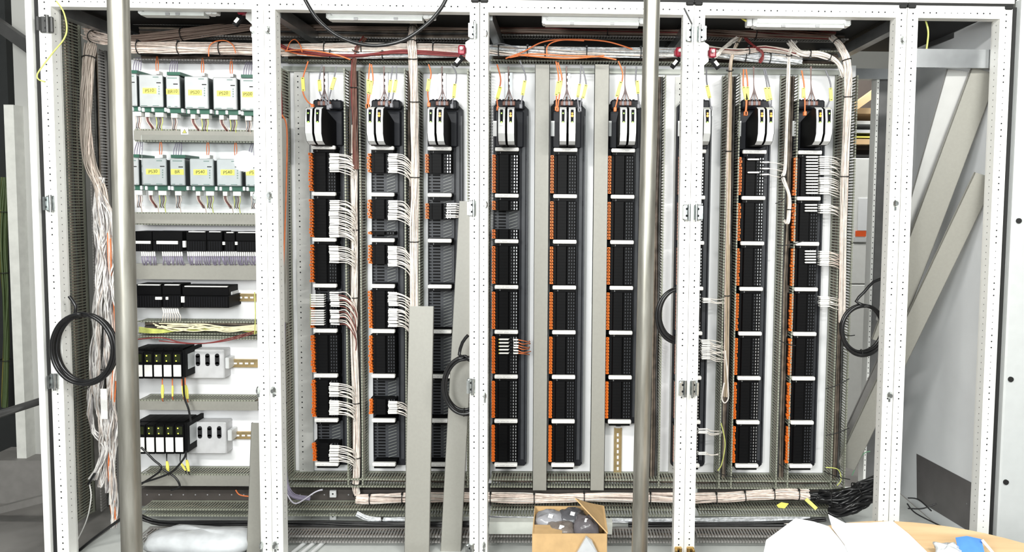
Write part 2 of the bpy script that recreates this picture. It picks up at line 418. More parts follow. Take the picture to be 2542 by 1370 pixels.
def vduct(px, y0, y1, w, label, h=.10, m=None, side=0, walls=(1, 1), pitch=.0125):
    """px: position of the lip (front edge) named by side: -1 left lip, 1 right lip, 0 centre, measured mid-height"""
    ym = (y0+y1)/2; x = P(px, ym, YP-h).x - side*w/2
    z0 = P(px, y1, YP-h).z; z1 = P(px, y0, YP-h).z
    o = solo('wiring_duct', duct('Z', z0, z1, x, YP, h, w, pitch, walls=walls), m or ductm, label, 'wiring duct', 'slotted wiring ducts')
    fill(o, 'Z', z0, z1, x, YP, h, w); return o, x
def hduct(py, x0, x1, w, label, h=.10, Yb=None, m=None, side=0, walls=(1, 1), pitch=.0125):
    Yb = Yb or YP; xm = (x0+x1)/2; z = P(xm, py, Yb-h).z - side*w/2
    a0, a1 = P(x0, py, Yb-h).x, P(x1, py, Yb-h).x
    o = solo('wiring_duct', duct('X', a0, a1, z, Yb, h, w, pitch, walls=walls), m or ductm, label, 'wiring duct', 'slotted wiring ducts')
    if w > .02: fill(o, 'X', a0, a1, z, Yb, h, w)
    return o, z
vduct(168, 30, 1300, .045, 'tall grey slotted duct directly right of the leftmost perforated post', h=.135, side=1)
vduct(262, 120, 1270, .05, 'dark tall slotted duct between the loose white wires and the left scaffold pole', h=.06, m=darkduct, side=1)
vduct(706, 165, 1212, .05, 'slotted duct at left edge of the second bay', side=1)
vduct(897, 165, 1205, .066, 'slotted duct packed with beige wires between first and second racks', side=1)
vduct(1042, 165, 1205, .062, 'slotted duct with beige bundle between second and third racks', side=1)
vduct(1160, 165, 1205, .09, 'slotted duct behind the post between second and middle bays', side=-1)
vduct(1343, 162, 1205, .058, 'slotted duct under the grey cover right of the fourth rack', side=0)
vduct(1489, 162, 1205, .058, 'slotted duct under the grey cover right of the fifth rack', side=0)
vduct(1645, 180, 1208, .062, 'slotted duct just right of the right scaffold pole', side=-1 if False else 1)
vduct(1795, 178, 1212, .056, 'slotted duct with tan wires left of the eighth rack', side=-1, h=.11)
vduct(1939, 178, 1212, .054, 'slotted duct with drooping white loop between the last two racks', side=-1, h=.10)
vduct(2078, 178, 1212, .062, 'slotted duct carrying a thick beige bundle at the right end', side=-1, h=.10)
LP = YP-.10
hduct(1209, 712, 1170, .035, 'horizontal slotted duct below the racks of the second bay', side=-1)
hduct(1210, 1216, 1700, .035, 'horizontal slotted duct below the racks of the middle bay', side=-1)
hduct(1213, 1700, 2093, .035, 'horizontal slotted duct below the racks of the fourth bay', side=-1)
hduct(153, 700, 1180, .06, 'horizontal slotted duct above the racks of the second bay', side=-1, h=.08)
hduct(153, 1216, 1700, .06, 'horizontal slotted duct above the racks of the middle bay', side=-1, h=.08)
hduct(160, 1740, 2095, .06, 'horizontal slotted duct above the racks of the fourth bay', side=-1, h=.08)
hduct(150, 330, 640, .06, 'horizontal dark slotted duct above the upper power supplies', side=-1, h=.08, m=darkduct)
hduct(93, 330, 1180, .05, 'upper dark slotted duct along the roof of the two left bays', side=-1, h=.07, m=darkduct, Yb=3.3)
hduct(93, 1216, 2110, .05, 'upper dark slotted duct along the roof of the two right bays', side=-1, h=.07, m=darkduct, Yb=3.3)
for (x0, x1, nm) in ((348, 640, 'left bay'), (700, 1175, 'second bay'), (1216, 1700, 'middle bay'), (1735, 2090, 'fourth bay')):
    hduct(1264, x0, x1, .030, 'lower horizontal slotted duct near the floor of the '+nm, side=1, h=.10, Yb=3.22)
    hduct(1331, x0-6, x1, .026, 'lowest slotted duct lying in front at the floor of the '+nm, side=1, h=.09, Yb=3.02, m=darkduct)
mb = MB()
# grey rails under the top ducts
for (x0, x1, y, nm) in ((702, 1166, 173, 'second'), (1218, 1690, 175, 'middle'), (1745, 2085, 178, 'fourth')):
    r_ = MB(); r_.pbox(x0, y-6, x1, y+6, YP-.02, YP); solo('panel_rail', r_, mat('rail_green_grey', (.42, .44, .40), .45), 'pale grey green rail under the top duct of the %s bay' % nm, 'rail')
# dark recess rail at the bottom
for (x0, x1) in ((350, 640), (700, 1175), (1216, 1700), (1735, 2100)):
    r_ = MB(); r_.pbox(x0, 1216, x1, 1256, 3.22, 3.26)
    for k in range(int((x1-x0)/30)): r_.disc(P(x0+15+k*30, 1228, 3.2194), .003, 1)
    solo('base_rail', r_, [mat('dark_rail', (.07, .06, .055), .5), inkg],
         'dark perforated rail behind the lower wires from %s' % {350: 'the left pole', 700: 'the second bay post', 1216: 'the middle bay post', 1735: 'the fourth bay post'}[x0], 'rail')

# covers
def cover(pts, w, label, Y=None, th=.004, fl=.012, name='duct_cover'):
    a, b = pts; d = (b-a); u = Vector((d.z, 0, -d.x)); u.normalize(); u *= w
    n = Vector((0, 1, 0)); n = u.normalized().cross(d.normalized()); n = n if n.y > 0 else -n
    mb = MB(); o = a-u/2
    mb.obox(o, u, d, n*th); mb.obox(o, u.normalized()*.002, d, n*fl); mb.obox(o+u-u.normalized()*.002, u.normalized()*.002, d, n*fl)
    return solo(name, mb, coverm, label, 'duct cover', 'grey trunking covers')
xa = P(1343, 690, LP-.006)
for px, nm in ((1343, 'long grey cover clipped on the duct right of the fourth rack'), (1488.5, 'long grey cover clipped on the duct right of the fifth rack')):
    p = P(px, 690, LP-.006); z0 = P(px, 1217, LP-.006).z; z1 = P(px, 160, LP-.006).z
    cover((Vector((p.x, p.y, z0)), Vector((p.x, p.y, z1))), .062, nm)
cover((P(1034, 1400, 2.86), P(1046, 760, 2.99)), .099, 'loose grey cover standing upright in front of third rack lower half')
cover((P(1117, 1400, 2.90), P(1165, 500, 3.04)), .082, 'long grey cover leaning right behind the black cable coil of the second bay')
cover((P(628, 1400, 2.86), P(641, 1050, 2.9)), .055, 'grey cover leaning behind the post at the lower right of the left bay')
cover((P(701, 800, 2.96), P(700, 294, 2.98)), .045, 'grey cover end behind the left post of the second bay')
# leaning strips at the right
def lean(pa, pb, ya, yb, w, label, m=None):
    a, b = P(pa[0], pa[1], ya), P(pb[0], pb[1], yb)
    o = cover((a, b), w, label); o['group'] = 'long grey strips leaning in the right bay'
    if m: o.data.materials[0] = m
lightc = mat('strip_light', (.50, .50, .49), .4, var=.02)
lean((2205, 800), (2384, 176), 3.12, 2.90, .100, 'left long grey strip leaning under the steel cross beam', lightc)
lean((2195, 850), (2446, 176), 3.06, 2.875, .105, 'second long grey strip leaning under the steel cross beam')
lean((2100, 1160), (2447, 436), 3.20, 2.85, .085, 'nearest long grey strip reaching from the floor cables to the right post')
lean((2085, 1130), (2200, 880), 3.30, 3.24, .05, 'short dark grey strip standing behind the fourth bay corner', darkduct)

# horizontal covers in the left bay
def hcover(x0, x1, y0, y1, Y, label):
    mb = MB(); mb.pbox(x0, y0, x1, y1, Y, Y+.004); mb.pbox(x0, y0, x1, y0+2, Y+.004, Y+.015); mb.pbox(x0, y1-2, x1, y1, Y+.004, Y+.015)
    return solo('duct_cover', mb, coverm, label, 'duct cover', 'grey trunking covers')
for (y0, y1, lb) in ((325, 349, 'horizontal grey cover with the warning sticker under the upper power supplies'), (531, 556, 'horizontal grey cover directly above the first black terminal row'),
                     (655, 694, 'widest horizontal grey cover between the two black terminal rows')):
    hcover(332, 640, y0, y1, LP-.004, lb)
    hduct((y0+y1)/2, 334, 640, .05, 'slotted duct behind the '+lb[:60].replace('horizontal ', ''), h=.095)
for (y0, y1, lb) in ((996, 1018, 'horizontal grey duct below the yellow tagged relays'), (1180, 1206, 'horizontal grey duct under the lower relay row')):
    hduct(y0-3, 342, 640, .036, lb, side=1, h=.10)
    hcover(342, 640, y0, y1, LP-.003, lb.replace('duct', 'duct side cover'))
hduct(798, 340, 640, .055, 'open slotted duct full of yellow and white wires', h=.08, side=1)
hduct(838, 340, 640, .012, 'shallow slotted duct wall under the open yellow wires', h=.08, side=0)

# ------------------------------------------------------------------ DIN rails
def dinrail(x0, y0, x1, y1, label, vert=False):
    mb = MB(); mb.pbox(x0, y0, x1, y1, YP-.008, YP-.0065)
    if vert:
        mb.pbox(x0, y0, x0+3, y1, YP-.012, YP); mb.pbox(x1-3, y0, x1, y1, YP-.012, YP)
        y = y0+12
        while y < y1-8: mb.pbox((x0+x1)/2-2.2, y, (x0+x1)/2+2.2, y+8, YP-.0086, YP-.0084, 1); y += 14
    else:
        mb.pbox(x0, y0, x1, y0+3, YP-.012, YP); mb.pbox(x0, y1-3, x1, y1, YP-.012, YP)
        x = x0+4
        while x < x1-8: mb.pbox(x, (y0+y1)/2-2, x+8, (y0+y1)/2+2, YP-.0086, YP-.0084, 1); x += 14
    return solo('mounting_rail', mb, [brass, plate], label, 'rail')
dinrail(575, 729, 640, 748, 'yellowish slotted rail right of the shorter black terminal row')
dinrail(562, 892, 640, 912, 'yellowish slotted rail right of the upper relay row')
dinrail(568, 1072, 640, 1090, 'yellowish slotted rail right of the lower relay row')
dinrail(1524, 1063, 1543, 1186, 'yellowish slotted rail below the sixth rack', True)
for px, n in ((805, 'first'), (954, 'second'), (1098, 'third'), (1263, 'fourth'), (1407, 'fifth')):
    mb = MB(); mb.pbox(px-9, 172, px+9, 262, YP-.010, YP)
    for k in range(5): mb.pbox(px-2, 180+k*15, px+2, 188+k*15, YP-.0106, YP-.0100, 1)
    solo('mounting_rail', mb, [steel, hole], 'grey slotted rail stub above the %s rack' % n, 'rail', 'rail stubs above the racks')

# ------------------------------------------------------------------ I/O racks
YL = 3.14
LZ = [P(1400, y, YL).z for y in (372, 487, 600, 713.6, 825, 936, 1046, 1154.5)]
PITCH = (LZ[0]-LZ[7])/7
MODH = .0141
def module_mesh(shiny):
    mb = MB(); h = MODH*.94
    prof = [(-.062, YP-.03), (-.062, 3.172), (-.050, 3.160), (-.036, 3.160), (-.032, 3.148), (.006, 3.148), (.012, 3.158), (.046, 3.158), (.049, 3.165), (.049, YP-.03)]
    mb.prism([(x, y, 0) for x, y in prof], (0, 0, h))
    for x in (.018, .029, .040):
        mb.box((x, 3.1565, h*.22), (x+.0035, 3.1585, h*.78), 1 if (shiny and x > .02) or x < -1 else 2)
    return mb.data('terminal_module', [black, mat('port_silver', (.55, .56, .58), .3, .6), carr2], (0, 0, 0))
def tab_mesh():
    mb = MB(); x0, x1 = -.0625, -.0495; z0, z1 = .0022, .0118; t = .0028; y0, y1 = 3.150, 3.166
    mb.box((x0, y0, z0), (x1, y1, z0+t)); mb.box((x0, y0, z1-t), (x1, y1, z1)); mb.box((x0, y0, z0+t), (x0+t, y1, z1-t)); mb.box((x1-t, y0, z0+t), (x1, y1, z1-t))
    mb.prism([(x0, y0, z0), (x0, y1, z0-.001), (x1+.006, y1, z0-.001), (x1, y0+.004, z0)], (0, 0, .002))
    return mb.data('release_lever', orange, (0, 0, 0))
MODM, MODS, TABM = module_mesh(False), module_mesh(True), tab_mesh()
NUMB = {}
def rack(px, full, order, shiny=False, nseg=7, leds=('g', 'g'), right=0):
    xc = P(px, 750, YL).x; ztop = P(px, 252, 3.2).z; zbot = LZ[nseg]-.030
    t = thing('terminal_rack', 'black terminal rack, %s' % order, 'terminal rack', (xc, YP, zbot), 'tall black terminal racks')
    L, R = xc-.064, xc+.086
    mb = MB()
    mb.prism([(L, YP, zbot+.01), (L+.01, YP, zbot), (R-.01, YP, zbot), (R, YP, zbot+.01), (R, YP, ztop-.03), (R-.03, YP, ztop), (L+.02, YP, ztop), (L, YP, ztop-.02)], (0, -.035, 0))
    part(t, 'carrier', mb, carr)
    mb = MB(); mb.box((R-.026, YP-.041, zbot+.03), (R-.012, YP-.033, LZ[0]+.015)); mb.box((R-.006, YP-.045, zbot+.02), (R, YP-.03, ztop-.06))
    for k in range(nseg):
        for dz in (.02, .035): mb.box((R-.010, YP-.0365, LZ[k]-dz), (R-.006, YP-.034, LZ[k]-dz-.004), 1)
    part(t, 'side_track', mb, [carr2, hole])
    # head: top housing and two controllers
    zh1, zh0 = P(px, 256, 3.1).z, LZ[0]+.012
    mb = MB(); mb.bev((xc-.052, YP-.075, ztop-.035), (xc+.07, YP-.03, ztop+.004), .006)
    for k in range(6): mb.cyl((xc-.035+k*.016, YP-.06, ztop-.005), (xc-.035+k*.016, YP-.06, ztop+.008), .005, 8)
    part(t, 'connector_housing', mb, carr)
    part(t, 'base_block', MB().bev((L+.008, YP-.055, zh0), (R-.02, YP-.03, ztop-.04), .004), carr)
    part(t, 'side_label', MB().pbox(px-33, 300, px-24, 338, YP-.057, YP-.054) if px > 1200 else MB().box((L+.012, YP-.057, zh0+.03), (L+.02, YP-.054, zh0+.09)), silver if px > 1200 else carr2)
    zt_, zb_ = P(px, 264, 3.0).z, P(px, 357, 3.0).z
    H = zt_-zb_
    for k in range(2):
        hx = xc-.026+k*.0365; w = .029
        prof = [(3.19, zt_-.040), (3.03, zt_), (3.008, zt_-.010), (3.000, zt_-H*.35), (3.000, zt_-H*.72), (3.018, zb_+.012), (3.045, zb_), (3.19, zb_-.002)]
        mo = MB().prism([(hx-.0015, y, z) for y, z in prof], (w+.003, 0, 0)); mod = part(t, 'controller_module', mo, black)
        fr = [(y-.0035, z) for y, z in prof[1:7]]; n = len(fr)
        mb = MB(); vs = [(hx+.001, y, z) for y, z in fr]+[(hx+w-.001, y, z) for y, z in fr]+[(hx+.001, y+.02, z) for y, z in fr]+[(hx+w-.001, y+.02, z) for y, z in fr]
        fs = [(i, n+i, n+i+1, i+1) for i in range(n-1)]+[(2*n+i, i, i+1, 2*n+i+1) for i in range(n-1)]+[(n+i, 3*n+i, 3*n+i+1, n+i+1) for i in range(n-1)]+[(0, 2*n, 3*n, n), (n-1, 2*n-1, 4*n-1, 3*n-1)]
        mb.add(vs, fs); mb.box((hx+.006, 2.9957, zt_-H*.52), (hx+w-.006, 2.9962, zt_-H*.525), 1)
        part(mod, 'front_cover', mb, [silver, inkg])
        yw = 2.9955; part(mod, 'display_window', MB().box((hx+.009, yw-.001, zt_-H*.43), (hx+w-.009, yw+.012, zt_-.013)), black)
        am = leds[k] == 'a'
        mb = MB(); cz = zt_-.028; mb.disc((hx+w/2, yw-.0016, cz), .0028 if not am else .004, 0, 10)
        if am: mb.disc((hx+w/2, yw-.0016, cz-.010), .005, 0, 10)
        part(mod, 'indicator_light', mb, lamber if am else lgreen)
        mb = MB(); mb.disc((hx+w/2, yw-.0016, zt_-H*.425), .0035, 0, 10); part(mod, 'indicator_light', mb, lgreen)
    for k in range(nseg+1):
        z = LZ[k]; mb = MB(); mb.bev((xc-.050, YL-.006, z-.0080), (xc+.050, YL+.012, z+.0080), .003)
        random.seed(k*31+px); x = xc-.04
        while x < xc+.03:
            w = random.uniform(.008, .025); mb.box((x, YL-.0066, z-.0012), (x+w, YL-.0055, z+.0012), 1); x += w+.006
        lb = part(t, 'label_bar', mb, [sleeve, mat('faint_print', (.60, .58, .60), .6)])
        mb = MB(); mb.box((xc-.048, YL+.012, z-.006), (xc+.048, YP-.03, z+.006)); mb.box((xc-.045, YL+.008, z-.020), (xc+.045, YP-.03, z-.008))
        br = part(t, 'bar_bracket', mb, black)
        if k < nseg:
            mb = MB(); put_text(mb, str(k+1), (xc-.028, YL+.0075, z-.0145), .010, 0); part(br, 'segment_number', mb, inkg)
    emp = []
    for k in range(nseg):
        occ = full[k]
        if occ == 1: occ = (0, 12)
        z0 = LZ[k]-.021
        if occ != (0, 12): emp.append((k, occ))
        for j in range(12):
            if occ and any(a <= j < b for a, b in ([occ] if isinstance(occ[0], int) else occ)):
                mz = z0-(j+1)*(PITCH-.031)/12
                o = bpy.data.objects.new('terminal_module', MODS if shiny else MODM); COL.objects.link(o); o.parent = t
                o.location = (0, -YP, mz-zbot)
                jig = random.choice((0, 0, 0, -.004)) if px > 1800 else (random.choice((0, -.003, -.001)) if px < 1000 else 0)
                q_ = bpy.data.objects.new('release_lever', TABM); COL.objects.link(q_); q_.parent = o; q_.location = (jig, jig*.8, 0)
    for k, occ in emp:
        mb = MB(); z0 = LZ[k]-.021; step = (PITCH-.031)/12
        mb.box((xc-.055, YP-.045, z0-12*step), (xc+.052, YP-.034, z0))
        for j in range(12):
            z = z0-(j+.5)*step
            mb.box((xc-.040, YP-.0458, z-.0035), (xc-.008, YP-.044, z+.0035), 1)
            mb.prism([(xc-.058, YP-.05, z-.004), (xc-.044, YP-.05, z), (xc-.058, YP-.05, z+.004)], (0, .006, 0), 1)
            mb.obox((xc+.006, YP-.050, z-.006), (.036, 0, .012), (0, 0, .0028), (0, .005, 0), 2)
        part(t, 'empty_slot_panel', mb, [carr2, black, mat('slot_rib', (.20, .21, .20), .45)])
    # foot
    part(t, 'end_foot', MB().bev((xc-.012, YP-.05, zbot-.01), (xc+.012, YP-.03, zbot+.012), .003), carr2)
    return t
A = 1
rack(806.5, [A, A, A, (4, 12), A, A, (6, 12)], 'first from the left, beside a perforated grey strip', leds=('g', 'g'))
rack(950.5, [(0, 6), ((0, 6), (10, 11)), (0, 6), A, A, (6, 11), 0], 'second from the left, several lower slots empty', leds=('g', 'a'))
rack(1092, [(0, 6), (1, 6), 0, 0, 0, 0, 0], 'third from the left, almost all its grey slots empty', True, leds=('g', 'a'))
rack(1257, [A, ((0, 3), (9, 12)), A, A, A, A, A], 'fourth from the left, gap of four slots in its second block', True, leds=('g', 'a'))
rack(1400.5, [A]*7, 'fifth from the left, between the two clipped grey covers', leds=('g', 'a'))
rack(1542, [A]*6, 'sixth from the left, shorter with a bare rail below', nseg=6, leds=('g', 'g'))
rack(1716, [A]*7, 'seventh from the left, mostly hidden behind the post', leds=('g', 'a'), shiny=True)
rack(1864, [A]*7, 'eighth from the left, with orange levers and a single white sleeve pair', leds=('a', 'a'), shiny=True)
rack(2000, [A]*7, 'ninth at the far right, white sleeves filling its top block', leds=('a', 'g'))

# white plug-in marker sleeves on the modules
def markers(x0, x1, y0, y1, n, label, grp, m=None, Y=3.135):
    for k in range(n):
        y = y0+(y1-y0)*(k+.5)/n; a, b = P(x0, y, Y), P(x1, y, Y); mb = MB()
        mb.cyl(a, b, .0036, 8); mb.cyl(a+Vector((-.004, 0, 0)), a, .002, 6, 1, .0036)
        mb.cyl(b, b+Vector((.002, .018, 0)), .0018, 6, 0)
        solo('marker_sleeve', mb, [sleeve, m or sleeve], label, 'wire marker', grp)
markers(772, 804, 729, 763, 6, 'white marker sleeve in the upper set across the first rack fourth block', 'sleeves on first rack upper set', ygw)
markers(772, 804, 768, 808, 7, 'white marker sleeve in the lower set across the first rack fourth block', 'sleeves on first rack lower set', ygw)
markers(2003, 2030, 386, 483, 13, 'white marker sleeve across the topmost block of the rightmost rack', 'sleeves on rightmost rack top block')
markers(2000, 2028, 505, 527, 3, 'white marker sleeve across the second block of the rightmost rack', 'sleeves on rightmost rack second block')
markers(2000, 2025, 620, 655, 5, 'white marker sleeve across the third block of the rightmost rack', 'sleeves on rightmost rack third block')
markers(1858, 1884, 391, 400, 1, 'single white marker sleeve high on the eighth rack', 'sleeves on eighth rack')
markers(1858, 1884, 424, 432, 1, 'lower of two white marker sleeves on the eighth rack top block', 'sleeves on eighth rack')
markers(1240, 1262, 838, 881, 5, 'white and yellow marker sleeve on the fourth rack', 'sleeves on fourth rack', yellow)

# ------------------------------------------------------------------ labelled control wires
random.seed(11)
def wires(x0, x1, xe, y0, y1, n, label, grp, m=None, droop=30, Y=3.128, sl=True, xb=None, Yend=3.17, r=.0021):
    for k in range(n):
        y = y0+(y1-y0)*(k+.5)/n+random.uniform(-.6, .6); j = random.uniform(-1.5, 1.5)
        a, b = P(x0+j, y, Y), P(x1+j, y+random.uniform(-.5, .8), Y-.004)
        e = P(xe, y+random.uniform(1, 7), Y-.002); g = P((xb or xe+12)+random.uniform(-4, 3), y+droop*.5+random.uniform(0, 5), Yend-.02); h = P((xb or xe+12)+random.uniform(-3, 3), y+droop*random.uniform(.9, 1.3), Yend)
        t = thing('control_wire', label, 'wire', a, grp)
        part(t, 'wire', MB().tube([b, e, g, h], r, 5, sub=4), (m[k % len(m)] if isinstance(m, list) else m) or beige2)
        part(t, 'sleeve', MB().cyl(a, b, .0034, 8), sleeve)
        part(t, 'ferrule', MB().cyl(a+Vector((-.001, .02, 0)), a+Vector((.001, 0, 0)), .0022, 6), sleeve)
darkred = mat('dark_red_wire', (.20, .06, .05), .5, var=.3)
R1 = [('top', 380, 427, 11), ('second', 497, 590, 21), ('third', 610, 652, 10), ('sixth', 949, 985, 8), ('lower sixth', 993, 1030, 9), ('lowest', 1104, 1147, 10)]
for nm, a, b, n in R1:
    wires(818, 841, 862, a, b, n, 'white sleeved wire entering the %s block of the first rack from the right' % nm, 'wires at first rack %s block' % nm, xb=880, droop=22 if n < 20 else 30)
wires(820, 842, 862, 724, 762, 8, 'sleeved dark red or white wire in the upper set of the first rack fourth block', 'red wires upper set', [beige2, darkred, beige], xb=884, droop=60)
wires(820, 842, 862, 768, 806, 8, 'sleeved dark red or white wire in the lower set of the first rack fourth block', 'red wires lower set', [beige2, darkred, beige], xb=882, droop=75)
R2 = [('top', 380, 430, 11), ('second', 497, 547, 11), ('third', 610, 662, 12), ('upper fourth', 724, 760, 8), ('lower fourth', 765, 812, 11), ('sixth', 995, 1028, 8)]
for nm, a, b, n in R2:
    wires(964, 986, 1003, a, b, n, 'white sleeved wire entering the %s block of the second rack from the right' % nm, 'wires at second rack %s block' % nm, xb=1020, droop=35)
wires(1108, 1132, 1150, 503, 542, 7, 'white sleeved wire entering the third rack beside the post hinge', 'wires at third rack', xb=1162, droop=18)
wires(1275, 1287, 1298, 840, 880, 6, 'orange wire with white sleeve plugged into the fourth rack', 'orange wires at fourth rack', orangec, xb=1315, droop=3, Yend=3.2)
R9 = [('top', 386, 435, 9), ('lower top', 440, 482, 9), ('second', 505, 530, 5), ('third', 622, 660, 8), ('fourth', 735, 762, 6)]
for nm, a, b, n in R9:
    wires(2036, 2058, 2072, a, b, n, 'white sleeved wire entering the %s block of the rightmost rack' % nm, 'wires at rightmost rack %s block' % nm, xb=2086, droop=14, m=beige2 if nm != 'third' else beige)
wires(1746, 1764, 1778, 738, 752, 3, 'white sleeved wire fanning out right of the post at mid height', 'wires at seventh rack middle', xb=1796, droop=2)
wires(1742, 1762, 1776, 842, 892, 11, 'white sleeved wire in the long set right of the post below mid height', 'wires at seventh rack long set', xb=1795, droop=10)
wires(1734, 1756, 1766, 1063, 1077, 3, 'white sleeved wire low beside the post', 'wires at seventh rack low', xb=1790, droop=6)
wires(1733, 1752, 1764, 1121, 1130, 2, 'white sleeved wire, lowest beside the post', 'wires at seventh rack lowest', xb=1785, droop=0)
wires(1892, 1908, 1925, 395, 441, 3, 'long white sleeved wire crossing from the eighth rack to the duct', 'wires at eighth rack', xb=1945, droop=8)

# ------------------------------------------------------------------ cable bundles
def bundle(pts, R, n, r, label, m, ties=(), twist=2.0, seed=1, name='cable_bundle', mats=None, jitter=.25, tube_n=5):
    """pts: world points; ties: parameters 0..1"""
    random.seed(seed); p = [Vector(q) for q in pts]; o = []
    for i in range(len(p)-1):
        a = p[max(i-1, 0)]; b = p[i]; c = p[i+1]; d = p[min(i+2, len(p)-1)]
        for k in range(5):
            t = k/5; o.append(.5*((2*b)+(c-a)*t+(2*a-5*b+4*c-d)*t*t+(3*b-a-3*c+d)*t**3))
    o.append(p[-1]); N = len(o)
    fr = []; u = None
    for i in range(N):
        d = (o[min(i+1, N-1)]-o[max(i-1, 0)]).normalized(); u = d.orthogonal().normalized() if u is None else (u-d*u.dot(d)).normalized()
        fr.append((u.copy(), d.cross(u)))
    mats = mats or [m]; root = thing(name, label, 'cable bundle', o[0]); mb = MB()
    for k in range(n):
        rho = R*math.sqrt(random.random()); ph = random.random()*6.28; ww = random.uniform(.5, 1.5)*twist; f1 = random.random()*6.28
        mi = random.choices(range(len(mats)), [3]+[1]*(len(mats)-1))[0]
        pp = []
        for i in range(0, N):
            a = ph+ww*i/N+jitter*math.sin(i*.9+f1); q_ = min(R, rho*(1+jitter*math.sin(i*.55+f1)))
            pp.append(o[i]+fr[i][0]*q_*math.cos(a)+fr[i][1]*q_*math.sin(a))
        mb.tube(pp, r, tube_n, mi, sub=1, cap=False)
    part(root, 'wires', mb, mats, kind='stuff')
    for t in ties:
        i = min(N-2, int(t*(N-1))); c = o[i]; d = (o[i+1]-o[i]).normalized(); tb = MB()
        ring = [c+fr[i][0]*math.cos(a*math.pi/8)*(R+r*1.6)+fr[i][1]*math.sin(a*math.pi/8)*(R+r*1.6) for a in range(17)]
        tb.tube(ring, .0022, 5, sub=1); tb.box(ring[3]-Vector((.004, .006, .004)), ring[3]+Vector((.004, .002, .004)))
        part(root, 'cable_tie', tb, tie)
    return root
def PP(*a, Y=3.1): return [P(x, y, Y if len(r) == 0 else r[0]) for x, y, *r in a]
bundle(PP((325, 118), (480, 120), (640, 122), (700, 125), (900, 122), (1168, 125), Y=3.10), .024, 70, .0024, 'thick beige horizontal bundle across the tops of the two left bays', beige, [.05, .18, .3, .42, .52, .62, .72, .8, .95], seed=2, mats=[beige, beige2])
bundle(PP((740, 133), (900, 138), (1165, 133), Y=3.085), .013, 22, .0024, 'silvery film wrapped bundle under the beige bundle of the second bay', film, [.3, .6], seed=3, mats=[film, beige2])
bundle(PP((690, 110), (740, 130), (880, 140), (1000, 130), (1165, 140), Y=3.07), .010, 7, .0024, 'thin red and brown wires running under the top bundle of the second bay', redw, seed=4, mats=[redw, brownw, orangec])
bundle(PP((1215, 125), (1400, 130), (1690, 132), Y=3.10), .020, 45, .0025, 'film wrapped bundle across the top of the middle bay', film, [.13, .3, .47, .65, .85], seed=5, mats=[film, beige2, beige])
bundle(PP((1745, 130), (1850, 140), (1990, 150), Y=3.10), .018, 36, .0025, 'film wrapped bundle across the top of the fourth bay', film, [.25, .5, .7], seed=6, mats=[film, beige2])
bundle(PP((1745, 120), (1830, 128), (1900, 120), (1985, 135), Y=3.075), .012, 16, .0024, 'loose beige and red wires above the wrapped bundle in the fourth bay', beige, [.5], seed=61, mats=[beige, redw, beige2])
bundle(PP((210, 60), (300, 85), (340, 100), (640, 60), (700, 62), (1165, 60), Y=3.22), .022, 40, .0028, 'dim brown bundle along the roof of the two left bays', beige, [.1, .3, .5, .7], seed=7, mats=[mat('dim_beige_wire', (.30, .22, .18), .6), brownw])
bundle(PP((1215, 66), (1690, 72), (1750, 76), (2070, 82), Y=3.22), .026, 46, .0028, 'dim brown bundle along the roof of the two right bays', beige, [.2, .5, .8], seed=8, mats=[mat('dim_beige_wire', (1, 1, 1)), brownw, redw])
# verticals
bundle(PP((905, 95, 3.12), (886, 120, 3.08), (878, 170, 3.10), (880, 300, 3.13), (884, 420, 3.15)), .011, 20, .0024, 'brown striped wire bundle dropping over the top duct between first two racks', brownw, [.3, .6], seed=9, mats=[brownw, beige2, redw])
bundle(PP((880, 310), (879, 450), (880, 650), (878, 800), (884, 1000), (886, 1160), (884, 1215), (900, 1238), (960, 1240), Y=3.175), .014, 34, .0023, 'beige wire bundle running down the duct between first and second racks', beige2, [.08, .2, .34, .5, .6, .7, .82], seed=10, mats=[beige2, beige])
bundle(PP((1026, 60, 3.15), (1022, 105, 3.06), (1026, 170, 3.08), (1030, 400, 3.14), (1028, 600, 3.15), (1030, 900, 3.15)), .0165, 46, .0023, 'fat pale bundle hanging over the top duct right of the second rack', beige2, [.1, .22, .36, .5, .65, .8], seed=12, mats=[beige2, beige])
bundle(PP((1838, 95, 3.14), (1815, 150, 3.08), (1812, 250, 3.12), (1806, 600, 3.15), (1803, 900, 3.15), (1800, 985, 3.14)), .009, 16, .0023, 'tan wires falling into the duct left of the eighth rack', beige, [.1, .3, .5, .7], seed=13, mats=[mat('tan_wire', (.50, .40, .28), .5), beige])
bundle(PP((1800, 870, 3.10), (1806, 940, 3.09), (1808, 985, 3.08), (1799, 1000, 3.08), (1792, 985, 3.09), (1798, 950, 3.10)), .003, 4, .0023, 'small white wire loop dangling low left of the eighth rack', beige2, seed=14)
bundle(PP((1975, 105, 3.12), (1962, 125, 3.07), (1958, 170, 3.09), (1950, 400, 3.11), (1945, 440, 3.10), (1958, 480, 3.08), (1960, 520, 3.08), (1955, 552, 3.08), (1948, 548, 3.1)), .007, 12, .0022, 'white wires looping down between the last two racks', beige2, [.2, .5, .75], seed=15)
bundle(PP((1960, 105, 3.1), (1985, 130, 3.06), (2030, 135, 3.05), (2075, 150, 3.06), (2098, 190, 3.08)), .012, 20, .0024, 'white wires crossing to the right top corner of the fourth bay', beige2, [.4, .65], seed=16)
bundle(PP((2065, 95, 3.14), (2088, 118, 3.07), (2104, 160, 3.05), (2105, 240, 3.07), (2098, 400, 3.10), (2092, 600, 3.13), (2090, 800, 3.15)), .014, 34, .0024, 'thick pale bundle turning down at the right end of the fourth bay', beige2, [.12, .3, .5, .7], seed=17, mats=[beige2, beige])
